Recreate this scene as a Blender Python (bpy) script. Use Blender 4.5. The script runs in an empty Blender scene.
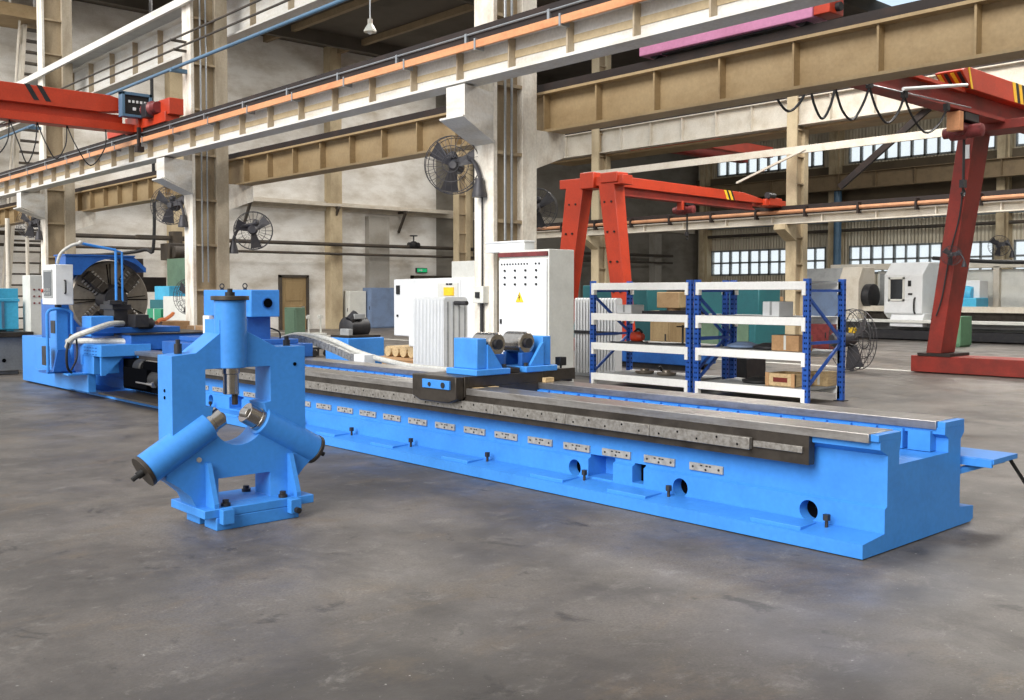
import bpy, bmesh, math, random
from mathutils import Vector, Matrix
random.seed(7)
sc = bpy.context.scene
COL = sc.collection
PI = math.pi
V = Vector

# ---------------------------------------------------------------- materials
def lin(c):
    return tuple(((v/255.0)/12.92 if v/255.0 <= 0.04045 else ((v/255.0+0.055)/1.055)**2.4) for v in c) + (1.0,)

def paint(name, rgb, rough=0.45, metal=0.0, dirt=None, amount=0.35, scale=3.0, stretch=(1, 1, 1), bump=0.0, lo=0.45, hi=0.72, fine=0.08):
    m = bpy.data.materials.new(name); m.use_nodes = True
    nt = m.node_tree; N = nt.nodes; L = nt.links
    b = N['Principled BSDF']
    b.inputs['Roughness'].default_value = rough
    b.inputs['Metallic'].default_value = metal
    geo = N.new('ShaderNodeNewGeometry')
    mp = N.new('ShaderNodeMapping'); mp.inputs['Scale'].default_value = stretch
    L.new(geo.outputs['Position'], mp.inputs['Vector'])
    n1 = N.new('ShaderNodeTexNoise'); n1.inputs['Scale'].default_value = scale; n1.inputs['Detail'].default_value = 6; n1.inputs['Roughness'].default_value = 0.62
    L.new(mp.outputs['Vector'], n1.inputs['Vector'])
    r = N.new('ShaderNodeMapRange'); r.inputs['From Min'].default_value = lo; r.inputs['From Max'].default_value = hi
    r.inputs['To Min'].default_value = 0; r.inputs['To Max'].default_value = amount
    L.new(n1.outputs['Fac'], r.inputs['Value'])
    mx = N.new('ShaderNodeMix'); mx.data_type = 'RGBA'
    mx.inputs['A'].default_value = lin(rgb)
    d = dirt if dirt else tuple(int(v*0.62) for v in rgb)
    mx.inputs['B'].default_value = lin(d)
    L.new(r.outputs['Result'], mx.inputs['Factor'])
    n2 = N.new('ShaderNodeTexNoise'); n2.inputs['Scale'].default_value = 28; n2.inputs['Detail'].default_value = 3
    L.new(geo.outputs['Position'], n2.inputs['Vector'])
    r2 = N.new('ShaderNodeMapRange'); r2.inputs['From Min'].default_value = 0.3; r2.inputs['From Max'].default_value = 0.7
    r2.inputs['To Min'].default_value = 1-fine; r2.inputs['To Max'].default_value = 1+fine
    L.new(n2.outputs['Fac'], r2.inputs['Value'])
    vm = N.new('ShaderNodeVectorMath'); vm.operation = 'SCALE'
    L.new(mx.outputs['Result'], vm.inputs[0]); L.new(r2.outputs['Result'], vm.inputs['Scale'])
    L.new(vm.outputs['Vector'], b.inputs['Base Color'])
    if bump:
        bp = N.new('ShaderNodeBump'); bp.inputs['Strength'].default_value = bump; bp.inputs['Distance'].default_value = 0.01
        L.new(n1.outputs['Fac'], bp.inputs['Height']); L.new(bp.outputs['Normal'], b.inputs['Normal'])
    return m

def emit(name, rgb, s):
    m = bpy.data.materials.new(name); m.use_nodes = True
    b = m.node_tree.nodes['Principled BSDF']
    b.inputs['Base Color'].default_value = lin(rgb)
    b.inputs['Emission Color'].default_value = lin(rgb); b.inputs['Emission Strength'].default_value = s
    return m

def pane_mat(name, t=0.75, tint=(225, 235, 245)):
    m = bpy.data.materials.new(name); m.use_nodes = True
    nt = m.node_tree; nt.nodes.clear()
    o = nt.nodes.new('ShaderNodeOutputMaterial'); mix = nt.nodes.new('ShaderNodeMixShader')
    tr = nt.nodes.new('ShaderNodeBsdfTransparent'); tl = nt.nodes.new('ShaderNodeBsdfTranslucent')
    n = nt.nodes.new('ShaderNodeTexNoise'); n.inputs['Scale'].default_value = 1.3
    g = nt.nodes.new('ShaderNodeNewGeometry'); nt.links.new(g.outputs['Position'], n.inputs['Vector'])
    r = nt.nodes.new('ShaderNodeMapRange'); r.inputs['To Min'].default_value = 1-t-0.15; r.inputs['To Max'].default_value = 1-t+0.15
    nt.links.new(n.outputs['Fac'], r.inputs['Value']); nt.links.new(r.outputs['Result'], mix.inputs['Fac'])
    tr.inputs['Color'].default_value = lin(tint); tl.inputs['Color'].default_value = lin(tint)
    nt.links.new(tr.outputs[0], mix.inputs[1]); nt.links.new(tl.outputs[0], mix.inputs[2]); nt.links.new(mix.outputs[0], o.inputs[0])
    return m

def corrugated(name, rgb, dirt):
    m = paint(name, rgb, 0.7, 0, dirt, 0.7, 0.8, (1, 1.5, 0.35), 0, 0.38, 0.7)
    nt = m.node_tree
    w = nt.nodes.new('ShaderNodeTexWave'); w.bands_direction = 'Y'; w.inputs['Scale'].default_value = 1.6
    g = nt.nodes.new('ShaderNodeNewGeometry'); nt.links.new(g.outputs['Position'], w.inputs['Vector'])
    bp = nt.nodes.new('ShaderNodeBump'); bp.inputs['Strength'].default_value = 0.9; bp.inputs['Distance'].default_value = 0.06
    nt.links.new(w.outputs['Fac'], bp.inputs['Height'])
    nt.links.new(bp.outputs['Normal'], nt.nodes['Principled BSDF'].inputs['Normal'])
    return m

def floor_mat():
    m = bpy.data.materials.new('worn_concrete'); m.use_nodes = True
    nt = m.node_tree; N = nt.nodes; L = nt.links; b = N['Principled BSDF']
    g = N.new('ShaderNodeNewGeometry')
    def noise(scale, detail=6, rough=0.6, stretch=(1, 1, 1), dist=0.0):
        mp = N.new('ShaderNodeMapping'); mp.inputs['Scale'].default_value = stretch
        L.new(g.outputs['Position'], mp.inputs['Vector'])
        n = N.new('ShaderNodeTexNoise'); n.inputs['Scale'].default_value = scale; n.inputs['Detail'].default_value = detail
        n.inputs['Roughness'].default_value = rough; n.inputs['Distortion'].default_value = dist
        L.new(mp.outputs['Vector'], n.inputs['Vector']); return n.outputs['Fac']
    def ramp(fac, a, bb, lo=0.0, hi=1.0):
        r = N.new('ShaderNodeMapRange'); r.inputs['From Min'].default_value = a; r.inputs['From Max'].default_value = bb
        r.inputs['To Min'].default_value = lo; r.inputs['To Max'].default_value = hi
        L.new(fac, r.inputs['Value']); return r.outputs['Result']
    def mix(f, A, B):
        mx = N.new('ShaderNodeMix'); mx.data_type = 'RGBA'; L.new(f, mx.inputs['Factor'])
        for k, c in (('A', A), ('B', B)):
            if isinstance(c, tuple): mx.inputs[k].default_value = lin(c)
            else: L.new(c, mx.inputs[k])
        return mx.outputs['Result']
    base = mix(ramp(noise(0.45, 8, 0.65, dist=0.3), 0.36, 0.64), (68, 64, 61), (123, 116, 109))
    base = mix(ramp(noise(1.1, 8, 0.7, (1, 0.7, 1), 0.4), 0.48, 0.66, 0, 0.85), base, (66, 62, 59))
    base = mix(ramp(noise(1.7, 7, 0.7, (0.6, 1, 1), 0.4), 0.54, 0.68, 0, 0.6), base, (116, 101, 82))
    base = mix(ramp(noise(2.6, 8, 0.72, (1, 0.8, 1), 0.5), 0.60, 0.66, 0, 0.85), base, (46, 43, 41))
    base = mix(ramp(noise(4.4, 9, 0.78, (0.7, 1, 1), 0.4), 0.55, 0.70, 0, 0.6), base, (148, 143, 137))
    base = mix(ramp(noise(9.0, 8, 0.8, (1, 0.8, 1), 0.3), 0.56, 0.68, 0, 0.65), base, (58, 54, 51))
    base = mix(ramp(noise(22, 5, 0.7), 0.66, 0.70, 0, 0.75), base, (196, 192, 187))
    base = mix(ramp(noise(19, 5, 0.7), 0.68, 0.71, 0, 0.9), base, (24, 23, 22))
    base = mix(ramp(noise(60, 4, 0.7), 0.38, 0.62, 0, 0.6), base, (74, 69, 65))
    L.new(base, b.inputs['Base Color'])
    L.new(ramp(noise(1.3, 6, 0.6), 0.3, 0.7, 0.36, 0.65), b.inputs['Roughness'])
    bp = N.new('ShaderNodeBump'); bp.inputs['Strength'].default_value = 0.25; bp.inputs['Distance'].default_value = 0.01
    L.new(noise(14, 6, 0.7), bp.inputs['Height']); L.new(bp.outputs['Normal'], b.inputs['Normal'])
    return m

def plaster(name):
    m = paint(name, (224, 222, 217), 0.85, 0, (150, 136, 114), 0.75, 0.5, (1, 1, 2.2), 0.1, 0.42, 0.72)
    return m

M = {}
M['blue'] = paint('machine_blue_paint', (62, 134, 212), 0.42, 0, (48, 113, 188), 0.5, 2.2, fine=0.05)
M['blue_dark'] = paint('deep_blue_paint', (38, 92, 166), 0.42, 0, (28, 64, 124), 0.5, 3)
M['blue_bright'] = paint('clean_blue_paint', (66, 139, 216), 0.36, fine=0.04)
M['rack_blue'] = paint('shelving_blue_paint', (32, 84, 172), 0.45, 0, (22, 54, 120), 0.4, 6)
M['steel'] = paint('ground_steel', (176, 172, 168), 0.32, 0.85, (110, 100, 90), 0.6, 4, (6, 0.8, 6))
M['steel_bright'] = paint('polished_steel', (168, 164, 160), 0.24, 1.0, (120, 115, 110), 0.4, 6)
M['steel_dark'] = paint('oiled_dark_steel', (70, 64, 58), 0.4, 0.55, (38, 33, 28), 0.8, 5)
M['rack_steel'] = paint('oily_gear_rack_steel', (158, 154, 148), 0.42, 0.6, (96, 88, 80), 0.6, 30, lo=0.40, hi=0.65)
M['tag_steel'] = paint('bare_plate_steel', (178, 176, 172), 0.4, 0.4, (110, 106, 102), 0.6, 20)
M['black'] = paint('black_rubber', (22, 22, 24), 0.6)
M['black_metal'] = paint('black_painted_metal', (38, 38, 42), 0.45, 0.2, (70, 66, 62), 0.4, 8)
M['void'] = paint('recess_shade_black', (10, 11, 14), 0.8)  # near-black colour for the shade inside holes and recesses
M['fan'] = paint('fan_grey_black_paint', (56, 55, 60), 0.5, 0.2, (84, 80, 76), 0.5, 8)
M['white'] = paint('white_enamel', (214, 216, 217), 0.4, fine=0.03, amount=0.12)
M['offwhite'] = paint('cabinet_grey_white', (205, 205, 198), 0.5, fine=0.04, amount=0.2)
M['shelf_white'] = paint('shelf_white_paint', (246, 246, 243), 0.4, 0, (190, 186, 178), 0.12, 5, fine=0.03)
M['beam_white'] = paint('runway_white_paint', (208, 206, 201), 0.55, 0, (176, 162, 138), 0.6, 2.2, (1, 0.6, 3), lo=0.45, hi=0.75)
M['beam_band'] = paint('faded_tan_band', (178, 160, 128), 0.65, 0, (140, 120, 90), 0.5, 3)
M['beam_tan'] = paint('runway_tan_paint', (158, 136, 101), 0.6, 0, (128, 104, 70), 0.7, 1.4, (1, 1, 1.6))
M['beam_cream'] = paint('cream_beam_paint', (198, 191, 178), 0.6, 0, (160, 146, 122), 0.5, 2)
M['col_white'] = paint('column_cream_paint', (226, 220, 208), 0.6, 0, (150, 126, 98), 0.75, 2.4, (1.5, 1.5, 0.5), lo=0.44, hi=0.72)
M['col_tan'] = paint('column_web_tan_paint', (168, 150, 122), 0.65, 0, (112, 94, 70), 0.8, 1.6, (1.5, 1.5, 0.4))
M['copper_dim'] = paint('dull_copper_pipe', (184, 132, 96), 0.55, 0, (130, 92, 66), 0.6, 2)
M['rail_dark'] = paint('rusty_crane_rail', (36, 28, 26), 0.65, 0.2, (62, 44, 36), 0.6, 3)
M['copper'] = paint('copper_conductor_orange', (208, 148, 104), 0.5, 0.1, (170, 96, 58), 0.6, 2.5, (1, 0.6, 2))
M['red'] = paint('crane_orange_red_paint', (178, 54, 24), 0.45, 0, (130, 38, 20), 0.5, 1.6)
M['red_dark'] = paint('weathered_red_paint', (138, 40, 28), 0.6, 0, (84, 30, 22), 0.8, 1.3, lo=0.42, hi=0.7)
M['pink'] = paint('faded_pink_paint', (172, 112, 144), 0.5, 0, (150, 88, 116), 0.5, 2)
M['yellow'] = paint('hazard_yellow_paint', (232, 190, 40), 0.5)
M['maroon'] = paint('maroon_painted_motor', (120, 52, 52), 0.45, 0.2, (60, 28, 28), 0.6, 8)
M['pipe_blue'] = paint('blue_grey_pipe_paint', (80, 112, 138), 0.45)
M['pipe_dark'] = paint('sooty_pipe', (66, 60, 54), 0.65, 0.2, (100, 86, 66), 0.5, 3)
M['grey'] = paint('mid_grey_paint', (150, 152, 152), 0.55, amount=0.4)
M['grey_blue'] = paint('blue_grey_cabinet_paint', (112, 132, 164), 0.55, 0, (96, 106, 122), 0.6, 2)
M['galv'] = paint('galvanised_sheet', (160, 164, 168), 0.35, 0.7, (110, 112, 114), 0.4, 4)
M['teal'] = paint('teal_machine_paint', (32, 96, 102), 0.5, 0, (30, 76, 84), 0.6, 1.2)
M['green'] = paint('machine_green_paint', (84, 122, 92), 0.55, 0, (60, 84, 62), 0.6, 1.5)
M['green_grey'] = paint('grey_green_paint', (96, 122, 100), 0.6, 0, (66, 84, 66), 0.6, 1.5)
M['green_bright'] = paint('bright_green_plastic', (40, 140, 104), 0.45)
M['cyan'] = paint('light_blue_paint', (66, 168, 206), 0.45, 0, (40, 120, 160), 0.5, 2)
M['wood'] = paint('pale_crate_wood', (196, 170, 128), 0.7, 0, (140, 112, 76), 0.6, 5, (1, 6, 6))
M['card'] = paint('brown_cardboard', (176, 138, 98), 0.8, 0, (130, 96, 64), 0.5, 4)
M['doorwood'] = paint('tan_door_paint', (146, 124, 88), 0.6, 0, (120, 96, 60), 0.6, 2, (3, 3, 0.6))
M['roof'] = paint('dark_roof_deck', (80, 74, 66), 0.85, 0, (52, 46, 40), 0.7, 0.5)
M['purlin'] = paint('roof_purlin_tan', (128, 110, 84), 0.7)
M['wall'] = plaster('stained_whitewash')
M['pier_tan'] = paint('tan_pilaster_paint', (184, 168, 138), 0.75, 0, (120, 102, 76), 0.7, 1.2, (1, 1, 0.6))
M['pier_grey'] = paint('grey_pier_paint', (150, 146, 138), 0.8, 0, (110, 100, 84), 0.6, 1)
M['cladding'] = corrugated('tan_corrugated_cladding', (206, 197, 176), (158, 145, 120))
M['pane'] = pane_mat('window_glass', 0.9, (244, 248, 250))
M['skyglass'] = pane_mat('skylight_sheet', 0.85)
M['frame'] = paint('grey_window_frame', (120, 124, 124), 0.6)
M['hose'] = paint('pale_wrapped_hose', (184, 184, 178), 0.5, 0, (130, 128, 122), 0.6, 24)
M['chain'] = paint('steel_cable_chain', (172, 172, 170), 0.4, 0.6, (70, 70, 70), 0.7, 30)
M['exit'] = emit('exit_sign_green_light', (24, 150, 96), 0.6)
M['lampglow'] = paint('enamel_lamp_white', (214, 210, 196), 0.4)
M['glass_dark'] = paint('dark_screen_glass', (44, 48, 52), 0.12)
M['face_grey'] = paint('cast_iron_faceplate', (132, 124, 112), 0.42, 0.45, (74, 64, 52), 0.8, 3)
M['brass'] = paint('orange_rubber_hose', (216, 124, 66), 0.5)
M['floor'] = floor_mat()
for k_ in ('blue', 'blue_bright', 'blue_dark'): M[k_].node_tree.nodes['Principled BSDF'].inputs['Specular IOR Level'].default_value = 0.3
M['col_mid'] = paint('column_grey_tan_paint', (172, 160, 140), 0.65, 0, (128, 112, 90), 0.7, 2.0, (1.5, 1.5, 0.4))
M['stiff'] = paint('grimy_shaded_stiffener', (166, 152, 130), 0.6, 0, (120, 100, 76), 0.6, 3)  # tan mixes grime with the darkness of the shaded stiffener faces
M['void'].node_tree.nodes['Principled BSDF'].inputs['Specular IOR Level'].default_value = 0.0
M['wall_grey'] = paint('dark_grey_plaster', (128, 124, 116), 0.85, 0, (84, 76, 64), 0.7, 0.5, (1, 1, 2.0))
M['band'] = paint('dark_brown_wall_band', (92, 80, 62), 0.75, 0, (64, 54, 42), 0.6, 0.7)

# ---------------------------------------------------------------- mesh kit
class MB:
    def __init__(s): s.v = []; s.f = []; s.cuts = []
    def add(s, vs, fs):
        s.cuts.append((len(s.v), len(s.f)))
        o = len(s.v); s.v += [V(p) for p in vs]; s.f += [tuple(i+o for i in f) for f in fs]; return s
    def box(s, x0, x1, y0, y1, z0, z1):
        return s.add([(x0,y0,z0),(x1,y0,z0),(x1,y1,z0),(x0,y1,z0),(x0,y0,z1),(x1,y0,z1),(x1,y1,z1),(x0,y1,z1)],
                     [(0,3,2,1),(4,5,6,7),(0,1,5,4),(1,2,6,5),(2,3,7,6),(3,0,4,7)])
    def hexa(s, b, t):      # bottom quad (ccw from above), top quad
        return s.add(list(b)+list(t), [(0,3,2,1),(4,5,6,7),(0,1,5,4),(1,2,6,5),(2,3,7,6),(3,0,4,7)])
    def prism(s, pts, axis, a, b):   # pts (u,v): axis 'x'->(y,z) 'y'->(x,z) 'z'->(x,y)
        def P(u, w, t):
            return (t,u,w) if axis == 'x' else (u,t,w) if axis == 'y' else (u,w,t)
        n = len(pts)
        vs = [P(u,w,a) for u,w in pts]+[P(u,w,b) for u,w in pts]
        fs = [tuple(range(n))[::-1], tuple(range(n,2*n))]+[(i,(i+1)%n,n+(i+1)%n,n+i) for i in range(n)]
        return s.add(vs, fs)
    def cyl(s, p0, p1, r0, r1=None, n=20, caps=True):
        r1 = r0 if r1 is None else r1
        p0, p1 = V(p0), V(p1); d = (p1-p0).normalized()
        a = d.orthogonal().normalized(); b = d.cross(a)
        vs = []
        for p, r in ((p0,r0),(p1,r1)):
            for i in range(n):
                t = 2*PI*i/n; vs.append(p+(a*math.cos(t)+b*math.sin(t))*r)
        fs = [(i,(i+1)%n,n+(i+1)%n,n+i) for i in range(n)]
        if caps: fs += [tuple(range(n))[::-1], tuple(range(n,2*n))]
        return s.add(vs, fs)
    def bar(s, p0, p1, w, h, up=(0,0,1)):
        p0, p1 = V(p0), V(p1); d = (p1-p0).normalized(); u = V(up)
        sd = d.cross(u)
        if sd.length < 1e-4: sd = d.orthogonal()
        sd.normalize(); u = sd.cross(d)
        c = [sd*w/2+u*h/2, sd*-w/2+u*h/2, sd*-w/2-u*h/2, sd*w/2-u*h/2]
        return s.add([p0+q for q in c]+[p1+q for q in c], [(3,2,1,0),(4,5,6,7),(0,1,5,4),(1,2,6,5),(2,3,7,6),(3,0,4,7)])
    def tube(s, pts, r, n=8, closed=False):
        pts = [V(p) for p in pts]; m = len(pts); vs = []; prev = None
        for i, p in enumerate(pts):
            a = pts[(i-1) % m] if (closed or i > 0) else p
            b = pts[(i+1) % m] if (closed or i < m-1) else p
            d = (b-a).normalized()
            if prev is None: u = d.orthogonal().normalized()
            else:
                u = prev-d*prev.dot(d)
                u = u.normalized() if u.length > 1e-5 else d.orthogonal().normalized()
            prev = u; w = d.cross(u)
            rr = r[i] if isinstance(r, (list, tuple)) else r
            for k in range(n):
                t = 2*PI*k/n; vs.append(p+(u*math.cos(t)+w*math.sin(t))*rr)
        fs = []
        for i in range(m if closed else m-1):
            j = (i+1) % m
            for k in range(n):
                fs.append((i*n+k, i*n+(k+1) % n, j*n+(k+1) % n, j*n+k))
        if not closed: fs += [tuple(range(n))[::-1], tuple(range((m-1)*n, m*n))]
        return s.add(vs, fs)
    def lathe(s, prof, p0, axis, n=28):      # prof: (distance along axis, radius)
        p0 = V(p0); d = V(axis).normalized(); a = d.orthogonal().normalized(); b = d.cross(a); vs = []
        for t, r in prof:
            for i in range(n):
                q = 2*PI*i/n; vs.append(p0+d*t+(a*math.cos(q)+b*math.sin(q))*max(r, 1e-4))
        fs = []
        for j in range(len(prof)-1):
            for i in range(n): fs.append((j*n+i, j*n+(i+1) % n, (j+1)*n+(i+1) % n, (j+1)*n+i))
        fs += [tuple(range(n))[::-1], tuple(range((len(prof)-1)*n, len(prof)*n))]
        return s.add(vs, fs)
    def ball(s, c, r, sz=1.0, n=12):
        prof = [(-r*math.cos(PI*i/n)*sz, r*math.sin(PI*i/n)) for i in range(n+1)]
        return s.lathe(prof, c, (0,0,1), 16)

def world_loc(o):
    l = V((0,0,0))
    while o is not None: l += o.location; o = o.parent
    return l

SPLIT = {'strap','button','junction_box','upper_housing','bracket_clip','tray_bracket','terminal_cover','indicator','header','bearing_block','bearing_cap','bolt','gusset',
         'beam_connector','side_hole','batten','control_key','guard_panel','window','corner_batten','contactor','conduit','feet','wrapped_sleeve','drop_cable','brace','stand_foot','fastener','keypad','skylight_bar'}
def pieces(mb):
    out = []
    for i, (v0, f0) in enumerate(mb.cuts):
        v1, f1 = mb.cuts[i+1] if i+1 < len(mb.cuts) else (len(mb.v), len(mb.f))
        q = MB(); q.add(mb.v[v0:v1], [tuple(k-v0 for k in f) for f in mb.f[f0:f1]]); out.append(q)
    return out
def build(name, mb, mat, parent=None, bevel=0.0, smooth=True, origin=None):
    if name in SPLIT and parent is not None and len(mb.cuts) > 1:
        return [build(name, q, mat, parent, bevel, smooth) for q in pieces(mb)][0]
    me = bpy.data.meshes.new(name)
    if parent is not None: off = world_loc(parent)
    elif origin is not None: off = V(origin)
    else:
        xs = [p.x for p in mb.v]; ys = [p.y for p in mb.v]; zs = [p.z for p in mb.v]
        off = V(((min(xs)+max(xs))/2, (min(ys)+max(ys))/2, min(zs)))
    me.from_pydata([p-off for p in mb.v], [], mb.f); me.update()
    bm = bmesh.new(); bm.from_mesh(me); bmesh.ops.recalc_face_normals(bm, faces=bm.faces[:]); bm.to_mesh(me); bm.free()
    me.materials.append(M[mat] if isinstance(mat, str) else mat)
    if smooth:
        for p in me.polygons: p.use_smooth = True
        me.set_sharp_from_angle(angle=math.radians(32))
    o = bpy.data.objects.new(name, me); COL.objects.link(o)
    if parent is not None: o.parent = parent
    else: o.location = off
    if bevel:
        b = o.modifiers.new('edge', 'BEVEL'); b.width = bevel; b.segments = 2; b.limit_method = 'ANGLE'; b.angle_limit = math.radians(40)
    return o

def inlay(o, mb, mat):
    """a surface pattern in a second material, kept inside the part's own mesh"""
    me = o.data; off = world_loc(o); me.materials.append(M[mat]); k = len(me.materials)-1
    bm = bmesh.new(); bm.from_mesh(me)
    vs = [bm.verts.new(p-off) for p in mb.v]
    for f in mb.f:
        g = bm.faces.new([vs[i] for i in f]); g.material_index = k
    bmesh.ops.recalc_face_normals(bm, faces=[f for f in bm.faces if f.material_index == k])
    bm.to_mesh(me); bm.free()

def cut(o, cutter):
    """carve a cutter solid out of an object's mesh"""
    c = build('cutter', cutter, 'void', None, smooth=False)
    md = o.modifiers.new('carve', 'BOOLEAN'); md.operation = 'DIFFERENCE'; md.object = c; md.solver = 'EXACT'
    bpy.context.view_layer.update()
    dg = bpy.context.evaluated_depsgraph_get()
    me = bpy.data.meshes.new_from_object(o.evaluated_get(dg))
    o.modifiers.clear(); old = o.data; o.data = me
    for p in me.polygons: p.use_smooth = True
    me.set_sharp_from_angle(angle=math.radians(32))
    bpy.data.objects.remove(c); bpy.data.meshes.remove(old)

def tag(o, label, cat, group=None, kind=None):
    o['label'] = label; o['category'] = cat
    if group: o['group'] = group
    if kind: o['kind'] = kind
    return o

def thing(name, label, cat, loc, group=None, rz=0.0):
    o = bpy.data.objects.new(name, None); COL.objects.link(o)
    o.location = loc; o.empty_display_size = 0.1; o.rotation_euler = (0,0,rz)
    return tag(o, label, cat, group)

def struct(name, mb, mat, label=None, bevel=0.0, smooth=False):
    o = build(name, mb, mat, None, bevel, smooth); o['kind'] = 'structure'
    if label: o['label'] = label
    return o

def kids(o): return [c for c in COL.objects if c.parent == o]

def dup(root, label, loc=None, rot=None, group=None):
    r = root.copy(); COL.objects.link(r); r['label'] = label
    if loc is not None: r.location = loc
    if rot is not None: r.rotation_euler = rot
    if group: r['group'] = group
    for ch in kids(root):
        c = ch.copy(); COL.objects.link(c); c.parent = r
        for g in kids(ch):
            d = g.copy(); COL.objects.link(d); d.parent = c
    return r

def arc(cx, cy, r, a0, a1, n):
    return [(cx+r*math.cos(math.radians(a0+(a1-a0)*i/n)), cy+r*math.sin(math.radians(a0+(a1-a0)*i/n))) for i in range(n+1)]

def spline(pts, k=6):
    pts = [V(p) for p in pts]; out = []
    for i in range(len(pts)-1):
        p0 = pts[max(i-1,0)]; p1 = pts[i]; p2 = pts[i+1]; p3 = pts[min(i+2,len(pts)-1)]
        for j in range(k):
            t = j/k
            out.append(0.5*((2*p1)+(p2-p0)*t+(2*p0-5*p1+4*p2-p3)*t*t+(3*p1-p0-3*p2+p3)*t**3))
    out.append(pts[-1]); return out

# ================================================================ SETTING
struct('floor', MB().box(-14, 54, -8, 41, -0.3, 0), 'floor')
struct('wall_back', MB().box(2, 31, 40, 40.4, 0, 12.9), 'wall')
struct('wall_back_right', MB().box(31, 53, 40, 40.4, 0, 12.9), 'wall_grey')  # right part of the back wall in a darker grey
wr = MB()
for z0, z1 in ((0, 2.73), (4.33, 9.0), (10.2, 12.9)): wr.box(52.5, 52.8, -2, 40, z0, z1)
piers = [(38.9, 40), (32.2, 33.2), (29.3, 30.8), (20.3, 21.3), (12, 13.0), (-2, 4)]
for a, b in piers: wr.box(52.5, 52.8, a, b, 2.73, 4.33)
for a, b in [(38.5, 40), (29.4, 31), (20.3, 21.3), (11.5, 13), (-2, 3)]: wr.box(52.5, 52.8, a, b, 9.0, 10.2)
struct('wall_right', wr, 'cladding')
struct('wall_front_unseen', MB().box(-14, 53, -8.4, -8, 0, 12.9), 'cladding')  # unseen wall behind the camera, added to darken surfaces facing it

def window(n, y0, y1, z0, z1, nx, nz, wide=2):
    f = MB(); x = 52.45; t = 0.05
    f.box(x, x+0.2, y0, y1, z0, z0+0.1).box(x, x+0.2, y0, y1, z1-0.1, z1)
    for i in range(nx+1):
        y = y0+(y1-y0)*i/nx; w = 0.055 if i % wide == 0 else 0.03
        f.box(x, x+0.2, max(y-w, y0), min(y+w, y1), z0, z1)
    for j in range(1, nz):
        z = z0+(z1-z0)*j/nz; f.box(x, x+0.2, y0, y1, z-0.05, z+0.05)
    o = struct('window_%d' % n, f, 'frame')
    build('pane', MB().box(x+0.09, x+0.11, y0+0.02, y1-0.02, z0+0.02, z1-0.02), 'pane', o, smooth=False)
    return o
window(1, 33.2, 38.9, 2.73, 4.33, 8, 2); window(2, 30.8, 32.2, 2.73, 4.33, 2, 2)
window(3, 21.3, 29.3, 2.73, 4.33, 12, 2); window(4, 13.0, 20.3, 2.73, 4.33, 10, 2); window(5, 4.0, 12.0, 2.73, 4.33, 12, 2)
window(6, 31.0, 38.5, 9.0, 10.2, 10, 1, 1); window(7, 21.3, 29.4, 9.0, 10.2, 11, 1, 1); window(8, 13.0, 20.3, 9.0, 10.2, 10, 1, 1); window(9, 3.0, 11.5, 9.0, 10.2, 10, 1, 1)

# roof deck with skylight strips
roof = MB(); Zr = 12.9
def deck(x0, x1, y0, y1): roof.box(x0, x1, y0, y1, Zr, Zr+0.15)
strips = [(13.0, 16.5, -1, 27), (24.5, 29.2, -1, 27), (36.2, 39.0, -1, 20), (46.5, 48.0, -1, 20)]
xs = 9.2
for a, b, y0, y1 in strips:
    deck(xs, a, -2, 40); deck(a, b, -2, y0); deck(a, b, y1, 40); xs = b
deck(xs, 53, -2, 40)
struct('ceiling', roof, 'roof')
for i, (a, b, y0, y1) in enumerate(strips):
    sk = MB().box(a, a+.08, y0, y1, Zr+0.02, Zr+0.12).box(b-.08, b, y0, y1, Zr+0.02, Zr+0.12)
    for k in range(int((y1-y0)/3)+1): sk.box(a, b, y0+k*3, y0+k*3+0.12, Zr+0.03, Zr+0.11)
    o = struct('window_%d' % (10+i), sk, 'frame')
    build('pane', MB().box(a, b, y0, y1, Zr+0.10, Zr+0.12), 'skyglass', o, smooth=False)
n = 1
for y in (10.3, 19.4, 28.6, 37.6):
    struct('trim_%d' % n, MB().box(9.3, 52.4, y-0.12, y+0.12, 12.35, 12.9), 'roof'); n += 1
for x in (11.5, 18.0, 21.5, 25.0, 33.5, 42.0):
    struct('trim_%d' % n, MB().box(x-0.1, x+0.1, -2, 39.9, 12.62, 12.88), 'purlin'); n += 1
# wall trims: horizontal mortar bands and pilasters on the back wall
for x0, x1, d, m in ((24.5, 25.1, 0.55, 'pier_tan'), (26.72, 27.88, 0.35, 'pier_grey'), (17.0, 17.8, 0.5, 'pier_tan'), (32.2, 33.0, 0.5, 'pier_tan'), (40.2, 41.0, 0.5, 'pier_grey'), (47.6, 48.2, 0.5, 'pier_grey')):
    struct('trim_%d' % n, MB().box(x0, x1, 40-d, 40.05, 0, 12.9 if m == 'pier_tan' else 5.3), m); n += 1
for y0, y1 in ((29.7, 30.3), (20.4, 21.0), (11.6, 12.2), (38.9, 39.4)):
    struct('trim_%d' % n, MB().box(52.0, 52.5, y0, y1, 0, 12.9).box(51.7, 52.0, y0+0.1, y1-0.1, 0, 12.9), 'pier_tan'); n += 1
struct('trim_%d' % n, MB().box(9.5, 52, 39.86, 40, 5.45, 5.85).box(9.5, 31.5, 39.3, 39.86, 5.62, 5.75), 'beam_cream'); n += 1
n += 1
struct('trim_%d' % n, MB().box(52.3, 52.5, -2, 40, 6.6, 8.9), 'band')  # dark brown strip over the upper right wall
d1 = struct('door_1', MB().box(22.2, 23.45, 39.93, 40.0, 0, 2.35), 'doorwood')
build('door_frame', MB().box(22.08, 22.2, 39.85, 40, 0, 2.45).box(23.45, 23.57, 39.85, 40, 0, 2.45).box(22.08, 23.57, 39.85, 40, 2.35, 2.47), 'pipe_dark', d1, smooth=False)
build('handle', MB().box(23.2, 23.35, 39.88, 39.94, 1.0, 1.06), 'steel', d1)
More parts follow.
